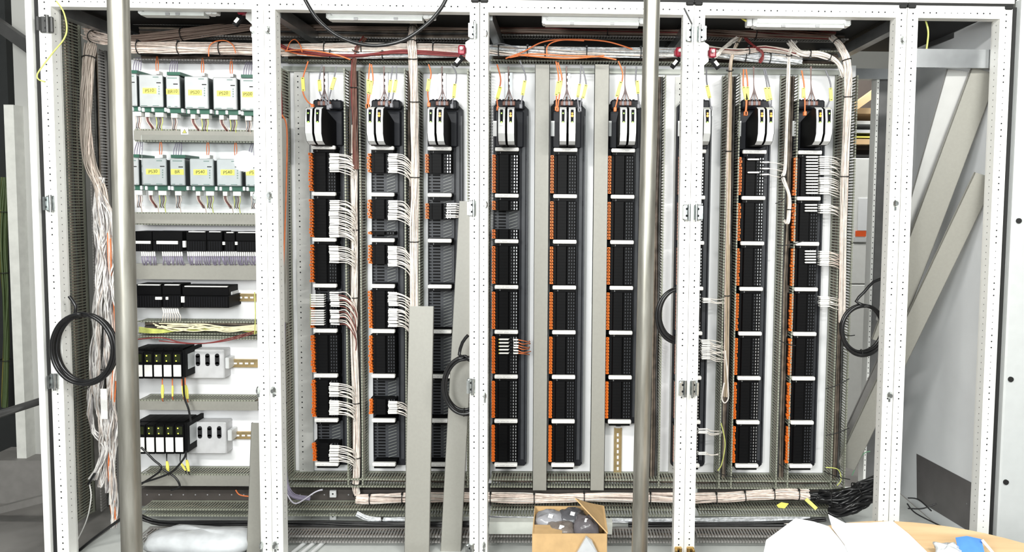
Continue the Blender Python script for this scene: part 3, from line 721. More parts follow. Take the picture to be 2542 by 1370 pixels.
bundle(PP((1740, 110, 3.12), (1770, 140, 3.07), (1795, 120, 3.07), (1830, 95, 3.12)), .008, 12, .0022, 'spread white wires beside the maroon switch in the fourth bay', beige2, seed=18, jitter=.8)
bundle(PP((1850, 95, 3.12), (1875, 115, 3.07), (1895, 135, 3.06), (1885, 155, 3.08)), .006, 9, .0022, 'short dark red wires above the eighth rack', redw, seed=19, mats=[redw, brownw, beige2], jitter=.8)
bundle(PP((700, 120, 3.12), (688, 150, 3.08), (697, 260, 3.10), (702, 420, 3.14), (704, 640, 3.14)), .007, 12, .0023, 'mixed dark red and white wires down the left edge of the second bay', redw, [.3, .6], seed=20, mats=[redw, beige2, brownw])
bundle(PP((707, 640, 3.12), (703, 800, 3.12), (704, 1000, 3.12), (706, 1160, 3.12), (722, 1225, 3.10), (770, 1238, 3.10)), .009, 22, .0022, 'violet grey wires down the left edge of the second bay into the lower duct', purplew, [.4], seed=21, mats=[purplew, greyw])
bundle(PP((712, 1225, 3.1), (735, 1250, 3.08), (780, 1222, 3.1), (800, 1215, 3.12)), .003, 3, .0022, 'pale violet wire loop above the lower duct in the second bay', mat('pale_violet', (.6, .58, .65), .5), seed=211)
# bottom bundle
bundle(PP((885, 1240), (1000, 1236), (1175, 1234), Y=3.11), .020, 44, .0025, 'beige bundle tied along the foot of the second bay', beige, [.2, .5, .8], seed=22, mats=[beige, beige2])
bundle(PP((1180, 1234), (1300, 1236), (1450, 1233), (1700, 1235), Y=3.11), .021, 46, .0025, 'beige bundle bulging along the foot of the middle bay', beige, [.17, .44, .71, .87], seed=23, mats=[beige, beige2])
bundle(PP((1700, 1236), (1800, 1234), (1920, 1226), (2008, 1228), Y=3.11), .021, 44, .0025, 'beige bundle ending at black cables at the foot of the fourth bay', beige, [.28, .5, .7, .93], seed=24, mats=[beige, beige2])
bundle(PP((1900, 1300, 3.05), (1990, 1306, 3.0), (2040, 1310, 3.0)), .007, 9, .0024, 'pale wires lying behind the paper sheets', beige2, [.4], seed=25)
bundle(PP((885, 1275), (930, 1290), (1040, 1288), Y=3.02), .009, 14, .0026, 'silver foil cable curve under the lower duct of the second bay', film, [.6], seed=26)
bundle(PP((1216, 1286), (1400, 1290), (1700, 1292), (2010, 1288), Y=3.04), .010, 16, .0028, 'film wrapped cables under the lower duct of the right bays', film, [.3, .5, .7], seed=27, mats=[film, greyw])
bundle(PP((350, 1283), (420, 1300), (640, 1296), (900, 1300), (1170, 1300), Y=3.0), .011, 10, .0045, 'black cables lying along the floor of the two left bays', blackc, seed=28)
bundle(PP((1560, 1302), (1800, 1300), (1960, 1298), (2050, 1290), Y=3.02), .011, 10, .0045, 'black cables lying along the floor of the right bays', blackc, seed=29)
# left white tangle
bundle(PP((225, 110, 3.1), (218, 180, 3.06), (212, 300, 3.05), (222, 400, 3.02), (250, 470, 3.0), (262, 560, 3.0)), .020, 60, .0026, 'beige bundle bending down from the roof left of the scaffold pole', beige, [.15], seed=30, mats=[mat('dim_pink_wire', (.42, .36, .31), .5), beige])
bundle(PP((215, 85, 3.15), (250, 95, 3.08), (280, 98, 3.1)), .022, 40, .0026, 'brownish cable bundle tied behind the top of the left pole', beige, [.3, .8], seed=31)
TW = [mat('tangle_white', (.66, .64, .62), .5, var=.2), mat('tangle_beige', (.50, .44, .40), .5, var=.2), mat('tangle_grey', (.30, .28, .28), .5, var=.2)]
rq = random.Random(5)
for k, nm in enumerate(('leftmost', 'second', 'third', 'middle', 'fifth', 'sixth', 'rightmost')):
    pts = [(248+rq.uniform(-10, 12), 440+k*8, 3.0)]
    for y in (540, 620, 700, 790, 880, 970, 1060): pts.append((234+k*8+rq.uniform(-12, 12), y, 2.99+rq.uniform(-.03, .02)))
    pts += [(236+k*8, 1130, 3.0), (228+k*9+rq.uniform(-6, 6), 1170+rq.uniform(0, 40)+k*12, 3.0)]
    if k in (0, 1): pts[-2] = (262, 1110, 2.98); pts[-1] = (224+k*9, 1190, 2.96)
    if k == 6: pts += [(282, 1310, 3.0)]
    bundle(PP(*pts), .0105, 15, .0026, '%s strand of the tangled white wires hanging left of the pole' % nm, sleeve, [.6] if k == 3 else [], seed=40+k, twist=7, jitter=.8, mats=TW)
solo('wire_tag', MB().pbox(250, 965, 266, 1040, 2.93, 2.932), sleeve, 'white paper tag strip hanging in the tangled wires', 'tag')
bundle(PP((270, 560, 2.99), (285, 800, 2.98), (280, 960, 2.99), (276, 1150, 3.0), (284, 1300, 3.0)), .010, 14, .0026, 'pinkish beige wires hanging right beside the left pole', beige, seed=50, jitter=.5, mats=[beige, orangec, beige2])
# right black cables
bundle(PP((2030, 1232, 3.1), (2080, 1240, 3.05), (2140, 1215, 3.05), (2200, 1190, 3.1)), .028, 18, .0075, 'mass of thick black cables at the lower right of the fourth bay', blackc, [.3, .6], seed=51, jitter=.6)
bundle(PP((2060, 1270, 3.05), (2110, 1262, 3.0), (2160, 1240, 3.0), (2205, 1225, 3.05)), .020, 12, .0075, 'lower thick black cables curving to the right post', blackc, seed=52, jitter=.6)
bundle(PP((2000, 1230, 3.12), (2060, 1228, 3.12), (2120, 1222, 3.14)), .018, 12, .006, 'dark ribbed cables right of the beige foot bundle', blackc, seed=53)

# single cables
def cable(pts, r, label, m, n=8, name='cable', cat='cable', group=None, Y=3.1, loc=None):
    mb = MB().tube(PP(*pts, Y=Y), r, n, sub=6); return solo(name, mb, m, label, cat, group)
cable([(752, -10), (790, 50), (850, 95), (925, 113), (1000, 100), (1060, 60), (1095, 20), (1112, -12)], .0068, 'thick black cable drooping from the roof over the second bay lamp', blackc, Y=2.68)
cable([(140, 3), (158, 30), (166, 70), (158, 98), (132, 130), (100, 172), (92, 188), (97, 198), (112, 203)], .0026, 'yellow green earth wire hanging over the leftmost post', ygw, Y=2.72)
cable([(1698, 20), (1707, 38), (1718, 60)], .003, 'thin black strap end at the top of the post with maroon switches', blackc, Y=2.74)
cable([(1212, 118), (1235, 108), (1262, 112), (1290, 120)], .0022, 'thin grey wire arching at the top left of the middle bay', greyw, Y=3.05)
cable([(1255, 145), (1300, 128), (1345, 105), (1400, 98), (1500, 102), (1570, 122)], .003, 'orange cable arching highest over the middle bay bundle', orangec, Y=3.06)
cable([(1265, 143), (1320, 134), (1400, 138), (1480, 140), (1530, 148)], .003, 'orange cable lying along the middle bay bundle', orangec, Y=3.05)
cable([(1285, 136), (1350, 142), (1420, 145), (1500, 138)], .003, 'orange cable lying lowest along the middle bay bundle', orangec, Y=3.045)
cable([(1358, 138), (1358, 118), (1370, 106), (1400, 99), (1450, 101)], .0028, 'short orange cable curling up left of the fifth rack cables', orangec, Y=3.05)
cable([(518, 140), (520, 115), (535, 103), (560, 101), (578, 112), (585, 132)], .0022, 'thin orange wire looped above the upper power supplies', orangec, Y=3.06)
cable([(712, 125), (720, 105), (732, 98), (745, 112), (750, 130)], .0022, 'thin orange wire loop at top left of the second bay', orangec, Y=3.06)
cable([(708, 127), (760, 124), (830, 135), (870, 148)], .0028, 'orange cable lying across the second bay top bundle', orangec, Y=3.06)
cable([(700, 285), (712, 320), (711, 450), (706, 600), (701, 700)], .003, 'orange wire down the left of the second bay', orangec, Y=2.95)
cable([(342, 842), (400, 838), (450, 850), (510, 852), (570, 840), (632, 822)], .0026, 'dark red wire sagging under the open yellow wire duct', redw, Y=3.10)
cable([(395, 846), (480, 853), (560, 846), (634, 826)], .0022, 'second thinner red wire sagging under the open yellow wire duct', redw, Y=3.09)
cable([(455, 935), (458, 985), (468, 1015), (474, 1048)], .0042, 'black cable between the upper and lower relay rows', blackc, Y=3.08)
cable([(350, 1110), (380, 1140), (400, 1165), (350, 1202)], .0042, 'black cable hanging at the left of the lower relay row', blackc, Y=3.07)
cable([(348, 1200), (420, 1175), (455, 1140), (462, 1120)], .0042, 'black cable rising to the last lower relay', blackc, Y=3.05)
cable([(405, 1165), (435, 1185), (446, 1208), (425, 1216)], .0042, 'black cable curling under the yellow tags of the lower relays', blackc, Y=3.06)
cable([(585, 1216), (595, 1228), (620, 1232), (636, 1230)], .0028, 'orange wire end at the lower right of the left bay', orangec, Y=3.1)
cable([(222, 1200), (226, 1235), (215, 1290), (190, 1345)], .0024, 'single white wire trailing to the foot of leftmost post', sleeve, Y=2.95)
cable([(235, 1175), (226, 1190), (219, 1202)], .005, 'short black sleeve end in the white tangle', blackc, Y=2.94)
cable([(632, 725), (634, 780), (632, 830)], .0022, 'yellow green wire beside the left bay right post', ygw, Y=3.0)
cable([(190, 1372), (235, 1335), (300, 1288)], .006, 'black cable slanting across the floor of left bay', blackc, Y=2.9)
cable([(2050, 1160), (2080, 1165), (2088, 1190), (2078, 1205)], .0022, 'yellow green wire loop at the bottom of the rightmost duct', ygw, Y=3.1)
cable([(2115, 1180), (2140, 1130), (2160, 1120)], .0022, 'thin green wire by the strips in the lower right', mat('green_wire', (.15, .35, .2), .5), Y=3.3)
cable([(1790, 1050), (1800, 1100), (1792, 1150), (1782, 1168)], .0022, 'yellow green wire low right of the post', ygw, Y=3.12)
for k in range(8):
    cable([(380+k*5, 803+k % 3*5), (440+k*8, 822-k % 4*6), (500+k*6, 806+(k*7) % 15), (570, 812+k % 5*3), (638, 806+k*2)], .0023, 'pale yellow wire lying in the open duct of the left bay', mat('cream_wire', (.80, .74, .50), .5), group='wires in the open duct', Y=3.13)
for k in range(5):
    cable([(345, 812+k*3), (400, 818+k*2), (520, 820-k*2), (638, 815+k*3)], .0023, 'yellow green wire lying in the open duct of the left bay', ygw, group='green wires in the open duct', Y=3.15)
# ties sticking out at right ducts
for i, (x, y, x2, y2) in enumerate([(1925, 505, 1948, 492), (1930, 610, 1995, 598), (1935, 845, 1975, 858), (1932, 1150, 1962, 1168), (2050, 965, 2108, 940), (2052, 1080, 2108, 1062), (2045, 1170, 2110, 1190), (2095, 828, 2122, 832), (1775, 1170, 1830, 1185)]):
    cable([(x, y), ((x+x2)/2, (y+y2)/2+3), (x2, y2)], .002, 'black cable tie tail poking out of the ducts beside the last two racks', tie, group='loose tie tails', name='cable_tie', cat='cable tie', Y=3.09)

cable([(2297, 48), (2303, 70), (2304, 90), (2300, 122)], .0035, 'yellow green wire hanging at top left of the narrow right bay', ygw, Y=2.84)
for k, (a, b, c) in enumerate([((2254, 1236), (2280, 1240), (2312, 1268)), ((2254, 1262), (2290, 1262), (2325, 1250)), ((2252, 1250), (2275, 1275), (2345, 1310))]):
    cable([a, b, c], .003, '%s dark cable on the floor of the narrow right bay' % ('upper', 'middle', 'lowest')[k], blackc, Y=3.05)
# coils
def coil(px, py, rx, ry, Y, loops, r, label, tail):
    c = P(px, py, Y); mb = MB(); pts = []; sx = rx*Y/FPX; sz = ry*Y/FPX; random.seed(px)
    N = 26
    for l in range(loops):
        jx, jz, k_ = random.uniform(-.006, .006), random.uniform(-.010, .006), random.uniform(.92, 1.03)
        for i in range(N):
            a = math.pi/2+2*math.pi*i/N; pts.append(c+Vector((jx+math.cos(a)*sx*k_, (l-loops/2)*r*1.0+random.uniform(-.001, .001), jz+math.sin(a)*sz*k_)))
    pts = [P(x, y, Y) for x, y in tail]+pts
    mb.tube(pts, r, 8, sub=2)
    t = thing('coiled_cable', label, 'coiled cable', c-Vector((0, 0, sz)), 'black coiled cables'); part(t, 'cable', mb, blackc)
    tb = MB(); q_ = c+Vector((0, 0, -sz)); ring = [q_+Vector((.0, math.cos(a*math.pi/6)*r*loops*.6, math.sin(a*math.pi/6)*.016)) for a in range(13)]
    tb.tube(ring, .0016, 5, sub=1); part(t, 'cable_tie', tb, tie)
coil(212, 868, 75, 88, 2.750, 6, .0062, 'large black coiled cable hung in front of the leftmost post', [(172, 735), (188, 760), (186, 778), (196, 782)])
coil(1152, 955, 50, 70, 2.86, 5, .0064, 'black coiled cable half hidden behind the post of the second bay', [(1162, 832), (1148, 850), (1140, 880)])
coil(1684, 780, 52, 68, 2.87, 5, .0064, 'black coiled cable half hidden behind the post right of the right pole', [(1686, 708), (1684, 710)])
coil(2140, 816, 54, 62, 2.95, 4, .0062, 'black coiled cable hanging open at the right end of the fourth bay', [(2196, 690), (2168, 700), (2145, 725), (2125, 748)])

# ------------------------------------------------------------------ patch cables above racks
random.seed(5)
def patch(pts, r, m, label, tag=None, cat='cable', grp=None, Y=3.08):
    w = PP(*pts, Y=Y); t = thing('patch_cable', label, cat, w[-1], grp); part(t, 'wire', MB().tube(w, r, 6, sub=5), m)
    if tag:
        x0, y0, x1, y1 = tag; a, b = P(x0, y0, Y-.006), P(x1, y1, Y-.006); d = b-a; u = Vector((d.z, 0, -d.x)).normalized()*.0135
        mb = MB().obox(a-u/2, u, d, (0, .004, 0)); mb.obox(a-u/4+d*.05-Vector((0, .0006, 0)), u/2, d*.05, (0, .0008, 0), 1); mb.obox(a-u/4+d*.9-Vector((0, .0006, 0)), u/2, d*.05, (0, .0008, 0), 1)
        part(t, 'marker_tag', mb, [yellow, ink])
    e = w[-1]; part(t, 'plug', MB().bev(e-Vector((.006, .008, .012)), e+Vector((.006, .008, .006)), .002), m)
nth = ['first', 'second', 'third', 'fourth', 'fifth', 'sixth', 'seventh', 'eighth', 'rightmost']
cols = [
 [('o', [(765, 152), (752, 195), (752, 228), (762, 250), (776, 262)], (751, 192, 753, 226)), ('g', [(800, 160), (792, 200), (796, 235), (820, 262)], (792, 198, 794, 226)), ('g', [(835, 165), (828, 200), (818, 240), (815, 265)], (831, 192, 822, 222))],
 [('o', [(918, 158), (915, 195), (913, 235), (912, 262)], (914, 197, 914, 232)), ('o', [(922, 160), (926, 200), (918, 235), (914, 262)], (922, 200, 918, 234)), ('g', [(975, 165), (970, 200), (966, 235), (960, 258)], (970, 198, 966, 229)), ('g', [(984, 165), (984, 200), (976, 235), (972, 260)], (983, 198, 978, 229))],
 [('o', [(1064, 160), (1070, 185), (1062, 225), (1065, 258)], (1065, 196, 1061, 226)), ('g', [(1120, 160), (1133, 185), (1128, 225), (1122, 262)], (1129, 208, 1126, 243))],
 [('o', [(1234, 160), (1243, 200), (1234, 240), (1236, 268)], (1242, 215, 1234, 246)), ('g', [(1290, 150), (1305, 190), (1300, 225), (1293, 262)], (1303, 200, 1297, 236))],
 [('o', [(1380, 152), (1387, 195), (1382, 235), (1381, 268)], (1386, 202, 1381, 237)), ('o', [(1385, 155), (1395, 195), (1389, 235), (1384, 270)], (1392, 200, 1388, 233)), ('g', [(1442, 160), (1440, 205), (1434, 240), (1437, 272)], (1439, 208, 1434, 241)), ('g', [(1445, 165), (1455, 210), (1445, 240), (1440, 270)], (1455, 210, 1447, 244))],
 [('o', [(1535, 152), (1546, 185), (1538, 225), (1527, 270)], (1542, 202, 1531, 240)), ('g', [(1580, 165), (1578, 200), (1584, 235), (1585, 262)], (1582, 200, 1584, 232))],
 [('g', [(1754, 172), (1754, 200), (1760, 235), (1764, 268)], (1755, 212, 1762, 243))],
 [('o', [(1846, 172), (1845, 210), (1852, 250), (1850, 280)], (1846, 215, 1853, 248)), ('o', [(1852, 172), (1856, 210), (1854, 250), (1852, 280)], (1856, 215, 1856, 248)), ('g', [(1896, 172), (1903, 205), (1906, 240), (1912, 268)], (1900, 217, 1907, 250)), ('g', [(1900, 172), (1908, 205), (1914, 240), (1914, 268)], (1908, 217, 1914, 248))],
 [('o', [(1990, 175), (1996, 210), (1998, 250), (1998, 280)], (1995, 218, 1995, 243)), ('g', [(2050, 175), (2062, 210), (2060, 245), (2050, 270)], (2062, 218, 2064, 250))]]
for i, cl in enumerate(cols):
    for j, (c, pts, tg) in enumerate(cl):
        patch(pts, .0031, orangec if c == 'o' else greyw, '%s network cable with a yellow tag plugged in above the %s rack' % ('orange' if c == 'o' else 'grey', nth[i]), tg, grp='%s tagged cables above the %s rack' % ('orange' if c == 'o' else 'grey', nth[i]))
    pc = [805, 954, 1098, 1263, 1407, 1552, None, 1872, 2014][i]
    if pc:
        for k in range(5):
            patch([(pc-2+k*.6, 165), (pc-1, 205), (pc-2+k*1.2, 228), (pc-12+k*6, 255)], .0016, greyw if k % 2 else brownw, 'thin power wire fanning out above the %s rack' % nth[i], None, cat='wire', grp='thin wires above the %s rack' % nth[i], Y=3.12)

# ------------------------------------------------------------------ lamps
for i, (x0, x1, y0, y1, lb) in enumerate([(340, 520, 14, 38, 'white tube lamp under the roof of the left bay behind the pole'), (808, 1062, 22, 50, 'white tube lamp under the roof of second bay above drooping cable'),
                            (1345, 1600, 32, 62, 'white tube lamp under the roof of the middle bay beside the right pole'), (1870, 2110, 38, 68, 'glowing white tube lamp under the roof of the fourth bay')]):
    Y = 2.83; t = thing('tube_lamp', lb, 'lamp', P((x0+x1)/2, y1, Y), 'enclosure lamps')
    mb = MB(); mb.pbox(x0+12, y0, x1-12, y0+(y1-y0)*.62, Y, Y+.05, c=.006); part(t, 'diffuser', mb, lampon if i == 3 else lampw)
    mb = MB(); mb.pbox(x0+8, y0+(y1-y0)*.62, x1-14, y1, Y+.006, Y+.05); mb.pbox(x0+12, y0-10, x1-12, y0, Y+.01, Y+.05)
    for xx in (x0+70, x1-85): mb.pbox(xx, y1-7, xx+10, y1-1, Y+.002, Y+.008, 1)
    part(t, 'housing', mb, [mat('lamp_housing', (.62, .64, .62), .4), inkg])
    for (a, b) in ((x0, x0+13), (x1-13, x1+4)):
        e = MB(); e.pbox(a, y0+1, b, y1-4, Y+.004, Y+.05, c=.005); part(t, 'end_cap', e, lampw)
    xx = x1+4 if i < 3 else x0-2; s_ = 1 if i < 3 else -1
    part(t, 'supply_plug', MB().pbox(min(xx, xx+s_*13), y0+4, max(xx, xx+s_*13), y1-4, Y+.005, Y+.04, c=.003), lampw)
    if i != 2: part(t, 'supply_wire', MB().tube([P(xx+s_*13, (y0+y1)/2, Y+.02), P(xx+s_*26, (y0+y1)/2-8, Y+.03), P(xx+s_*34, y0-12, Y+.03)], .004, 6), yellow)

# maroon door switches
for (x, y, fl, lb) in ((600, 25, 1, 'maroon door switch under the roof of the left bay beside the lamp'), (1147, 125, 1, 'maroon door switch on the post between second and middle bays'),
                   (1686, 130, -1, 'maroon door switch left of the post topped by clear brackets'), (1768, 132, 1, 'maroon door switch right of the post topped by clear brackets')):
    Y = 2.86; c = P(x, y, Y); t = thing('door_switch', lb, 'switch', c, 'maroon door switches')
    mb = MB(); mb.bev(c-Vector((.013, .012, .018)), c+Vector((.013, .012, .018)), .004); mb.box(c-Vector((.016, -.004, .010)), c+Vector((.016, .03, .010))); part(t, 'body', mb, maroon)
    part(t, 'plunger', MB().cyl(c+Vector((0, -.012, .004)), c+Vector((0, -.024, .004)), .006, 12), sleeve)
    s_ = 1 if x in (600, 1147, 1686) else -1
    mb = MB(); mb.prism([c+Vector((s_*.012, .006, .032)), c+Vector((s_*.04, .006, .05)), c+Vector((s_*.04, .006, -.055)), c+Vector((s_*.012, .006, -.030))], (0, .003, 0)); part(t, 'bracket', mb, white)
    mb = MB(); mb.obox(c+Vector((-s_*.004, -.008, -.018)), (-s_*.03, 0, -.035), (s_*.014, 0, -.010), (0, .016, 0)); mb.obox(c+Vector((-s_*.014, -.0095, -.028)), (-s_*.013, 0, -.016), (s_*.009, 0, -.007), (0, .001, 0), 1); part(t, 'terminal_cap', mb, [black, sleeve])

# ------------------------------------------------------------------ left bay: power supplies
names = {1: ['', 'PS10', 'BR10', 'PS20', 'PS20', 'PS00'], 2: ['', 'PS30', 'BR', 'PS40', 'PS40', 'PS']}
rows = {1: (183, 263, [(322, 338, 1), (345, 403, 0), (412, 445, 1), (458, 516, 0), (529, 587, 0), (596, 634, 1)]),
        2: (392, 459, [(325, 343, 1), (353, 412, 0), (422, 458, 1), (471, 529, 0), (538, 598, 0), (609, 640, 1)])}
pos = ['half hidden by the pole', 'wide first', 'narrow first', 'wide second', 'wide third', 'narrow last by the post']
for rw, (y0, y1, L_) in rows.items():
    for i, (x0, x1, nar) in enumerate(L_):
        Y = 3.10; t = thing('power_supply', 'grey and green power supply in the %s row, %s one' % ('upper' if rw == 1 else 'lower', pos[i]) if i else 'sliver of grey power supply beside the pole in the %s row' % ('upper' if rw == 1 else 'lower'), 'power supply', P((x0+x1)/2, y1+12, Y), 'power supplies of the %s row' % ('upper' if rw == 1 else 'lower'))
        yy = (i*2.2) if rw == 1 else i*.6
        a, b = y0+yy, y1+yy
        part(t, 'housing', MB().pbox(x0, a+4, x1+3, b, Y+.006, YP), mat('housing_dark', (.05, .06, .06), .4))
        mb = MB(); mb.pbox(x0, a, x1, b, Y, Y+.01, c=.003)
        mb.pbox(x1-24 if not nar else x1-30, a+5, x1-10 if not nar else x1-6, a+7.5, Y-.0008, Y, 1)
        if nar: mb.pbox(x1-15, a+20, x1-4, a+22.5, Y-.0008, Y, 2)
        else: mb.pbox(x1-15, a+19, x1-4, a+21.5, Y-.0008, Y, 2)
        if not nar:
            for k in range(4): mb.pbox(x1-10, a+28+k*6, x1-7, a+31+k*6, Y-.0008, Y, 1)
        for k in range(2): mb.pbox(x0+5+k*(x1-x0)*.5, b-4, x0+(x1-x0)*(.35+k*.5), b-2, Y-.0008, Y, 1)
        part(t, 'front_face', mb, [psug, mat('print_green_grey', (.22, .30, .28), .6), ink])
        if i:
            cx_ = (x0+x1)/2-(0 if nar else 3); yc = a+(b-a)*.50; mb = MB(); hw = 16 if nar else 17
            if i == 5: hw = 14
            mb.pbox(cx_-hw, yc-7, cx_+hw, yc+7, Y-.0012, Y); put_text(mb, names[rw][i], P(cx_, yc, Y-.0014), .019, 1, slant=.1)
            part(t, 'yellow_tape', mb, [yellow, ink])
        mb = MB(); mb.pbox(x0+4, b+.5, x1+8, b+13, Y+.02, YP)
        if nar: mb.pbox(x0+2, a-9, x1+2, a-1, Y+.03, YP)
        part(t, 'green_base', mb, green)
        mb = MB()
        for xx in ((x0+2, x1+4) if nar else (x0+6, (x0+x1)/2+1, x1+4)): mb.pbox(xx, b+2, xx+6, b+12, Y+.012, Y+.04, c=.002)
        part(t, 'clips', mb, plate)
        for xx, ww in (((x0+12, 16),) if nar else ((x0+15, 11), (x0+40, 20))):
            s_ = part(t, 'connector_plug', MB().pbox(xx, b+14, xx+ww, b+25, Y+.02, Y+.05, c=.001), sleeve)
            mb = MB()
            for k in range(4):
                x_ = xx+2+k*ww/4; mb.tube([P(x_, b+24, Y+.035), P(x_+2, b+36, Y+.03), P(x_+(12 if ww == 11 else -1 if k else 2), b+50, Y+.04), P(x_+(16 if ww == 11 else 2), b+70 if k == 3 else b+56, Y+.06)], .0018, 5, m=k % 3)
            part(s_, 'wires', mb, [ygw if ww == 20 else beige, redw if ww == 11 else greyw, brownw])
        if not nar:
            s_ = part(t, 'top_plug', MB().pbox(x1-18, a-9, x1-8, a-1, Y+.03, Y+.06), sleeve)
            part(s_, 'wires', MB().tube([P(x1-15, a-8, Y+.04), P(x1-16, a-25, Y+.04), P(x1-14, a-45, Y+.08)], .0018, 5).tube([P(x1-11, a-8, Y+.04), P(x1-10, a-25, Y+.04), P(x1-12, a-45, Y+.08)], .0018, 5), orangec)
        else:
            mb = MB()
            for k in range(4): mb.tube([P(x0+9+k*6, a-8, Y+.04), P(x0+10+k*6, a-22, Y+.05), P(x0+16+k*4, a-40, Y+.09)], .0018, 5)
            part(t, 'top_wires', mb, purplew)
# warning sticker
mb = MB(); mb.pbox(449, 317, 467, 334, LP-.0075, LP-.0035)
a, b, c = P(452, 331, LP-.008), P(464, 331, LP-.008), P(458, 320, LP-.008); mb.prism([a, b, c], (0, .0004, 0), 1)
i_ = [p*.70+(a+b+c)/3*.30 for p in (a, b, c)]
i_ = [p+Vector((0, -.0004, 0)) for p in i_]; mb.prism(i_, (0, .0003, 0), 2)
k_ = (a+b+c)/3-Vector((0, .0012, 0)); mb.obox(k_+Vector((-.001, 0, -.002)), (.0012, 0, 0), (.001, 0, .006), (0, .0004, 0), 1)
solo('warning_sticker', mb, [plate, ink, yellow], 'small square yellow triangle warning sticker on the upper horizontal cover', 'sticker')
# acrylic cover
gl = bpy.data.materials.new('clear_acrylic'); gl.use_nodes = True; nt = gl.node_tree
for n_ in list(nt.nodes): nt.nodes.remove(n_)
o_ = nt.nodes.new('ShaderNodeOutputMaterial'); mx = nt.nodes.new('ShaderNodeMixShader'); tr = nt.nodes.new('ShaderNodeBsdfTransparent'); gs = nt.nodes.new('ShaderNodeBsdfGlossy')
fz = nt.nodes.new('ShaderNodeFresnel'); nz = nt.nodes.new('ShaderNodeTexNoise'); nz.inputs['Scale'].default_value = 4
mr = nt.nodes.new('ShaderNodeMapRange'); mr.inputs[3].default_value = .005; mr.inputs[4].default_value = .04
nt.links.new(nz.outputs['Fac'], mr.inputs[0]); nt.links.new(mr.outputs[0], gs.inputs['Roughness']); fz.inputs['IOR'].default_value = 1.5
tr.inputs[0].default_value = (.98, .99, .99, 1)
nt.links.new(fz.outputs[0], mx.inputs[0]); nt.links.new(tr.outputs[0], mx.inputs[1]); nt.links.new(gs.outputs[0], mx.inputs[2]); nt.links.new(mx.outputs[0], o_.inputs[0])
MATS['clear_acrylic'] = gl
mb = MB(); mb.pbox(352, 336, 640, 513, 3.02, 3.023)
solo('acrylic_cover', mb, gl, 'clear acrylic cover sheet with a bright lamp reflection over the lower power supplies', 'clear cover')

# terminal rows
def tblock(x0, x1, y0, y1, label, top=True, strip=None, mark=None, Y=3.13):
    t = thing('terminal_block', label, 'terminal block', P((x0+x1)/2, y1, Y), 'black terminal blocks'); ym = y0+(y1-y0)*.46
    part(t, 'upper_tier', MB().pbox(x0, y0, x1, ym, Y+.03, YP, c=.002), black)
    mb = MB(); mb.pbox(x0, ym, x1, y1, Y, YP, c=.003)
    n = max(2, int((x1-x0)/6))
    for k in range(1, n): mb.pbox(x0+k*(x1-x0)/n-.3, ym+2, x0+k*(x1-x0)/n+.3, y1-2, Y-.0006, Y+.002, 1)
    part(t, 'lower_tier', mb, [black, carr])
    if top: part(t, 'top_label', MB().pbox(x0+6, y0, x1-4, y0+2.4, Y+.022, Y+.035), sleeve)
    if strip: part(t, 'label_strip', MB().pbox(strip[0], strip[1], strip[2], strip[3], Y-.004, Y+.002, c=.0006), sleeve)
    if mark: part(t, 'end_marker', MB().pbox(mark[0], mark[1], mark[2], mark[3], Y-.006, Y+.004, c=.0006), sleeve)
tblock(334, 376, 574, 624, 'black terminal block beside the pole with a long white label, upper row', False, (336, 598, 373, 605))
tblock(378, 452, 574, 624, 'black terminal block with a white label strip, second in the upper row', False, (388, 598, 441, 606), (453, 598, 460, 614))
tblock(462, 512, 574, 624, 'black terminal block third in the upper row')
tblock(513, 551, 574, 624, 'black terminal block fourth in the upper row', True, None, (552, 600, 558, 608))
tblock(556, 583, 576, 624, 'black terminal block fifth in the upper row', True, None, (583, 600, 589, 608))
tblock(585, 640, 576, 625, 'black terminal block last in the upper row by the post')
tblock(336, 400, 706, 764, 'black terminal block beside the pole in the shorter lower row', True, (385, 737, 401, 744))
tblock(402, 448, 706, 764, 'black terminal block with small square mark in the shorter lower row', True, (411, 737, 417, 744))
tblock(452, 568, 710, 764, 'long black terminal block at the end of the shorter lower row', True, None, (449, 736, 457, 751))
solo('end_stop', MB().pbox(562, 724, 576, 754, 3.18, YP, c=.003), silver, 'grey end stop clamp after the shorter black terminal row', 'end clamp')
solo('end_stop', MB().pbox(558, 888, 568, 916, 3.19, YP, c=.003), silver, 'grey end stop clamp after the upper relay row', 'end clamp')
solo('end_stop', MB().pbox(564, 1068, 575, 1095, 3.19, YP, c=.003), silver, 'grey end stop clamp after the lower relay row', 'end clamp')
random.seed(3)
x = 352
while x < 636:
    if not (385 < x < 402 or 455 < x < 465):
        a = P(x, 625, 3.14); b = P(x+1, 636, 3.13); t = thing('control_wire', 'grey violet wire with white sleeve hanging below the upper black terminal row', 'wire', b, 'wires under the upper terminal row')
        part(t, 'sleeve', MB().cyl(a, b, .0032, 6), sleeve)
        part(t, 'wire', MB().tube([b, P(x+random.uniform(0, 4), 645, 3.12), P(x+random.uniform(0, 8), 657, 3.14)], .0028, 5, sub=3), purplew)
    x += 5.2
for k in range(8):
    x = 404+k*5.2; a, b = P(x, 764, 3.15), P(x+3, 777, 3.13)
    t = thing('control_wire', 'white sleeved wire hanging below the shorter black terminal row', 'wire', b, 'wires under the shorter terminal row')
    part(t, 'sleeve', MB().cyl(a, b, .0034, 6), sleeve); part(t, 'wire', MB().tube([b, P(x+1+k, 785, 3.12), P(x+k, 796, 3.14)], .0021, 5, sub=3), beige2)

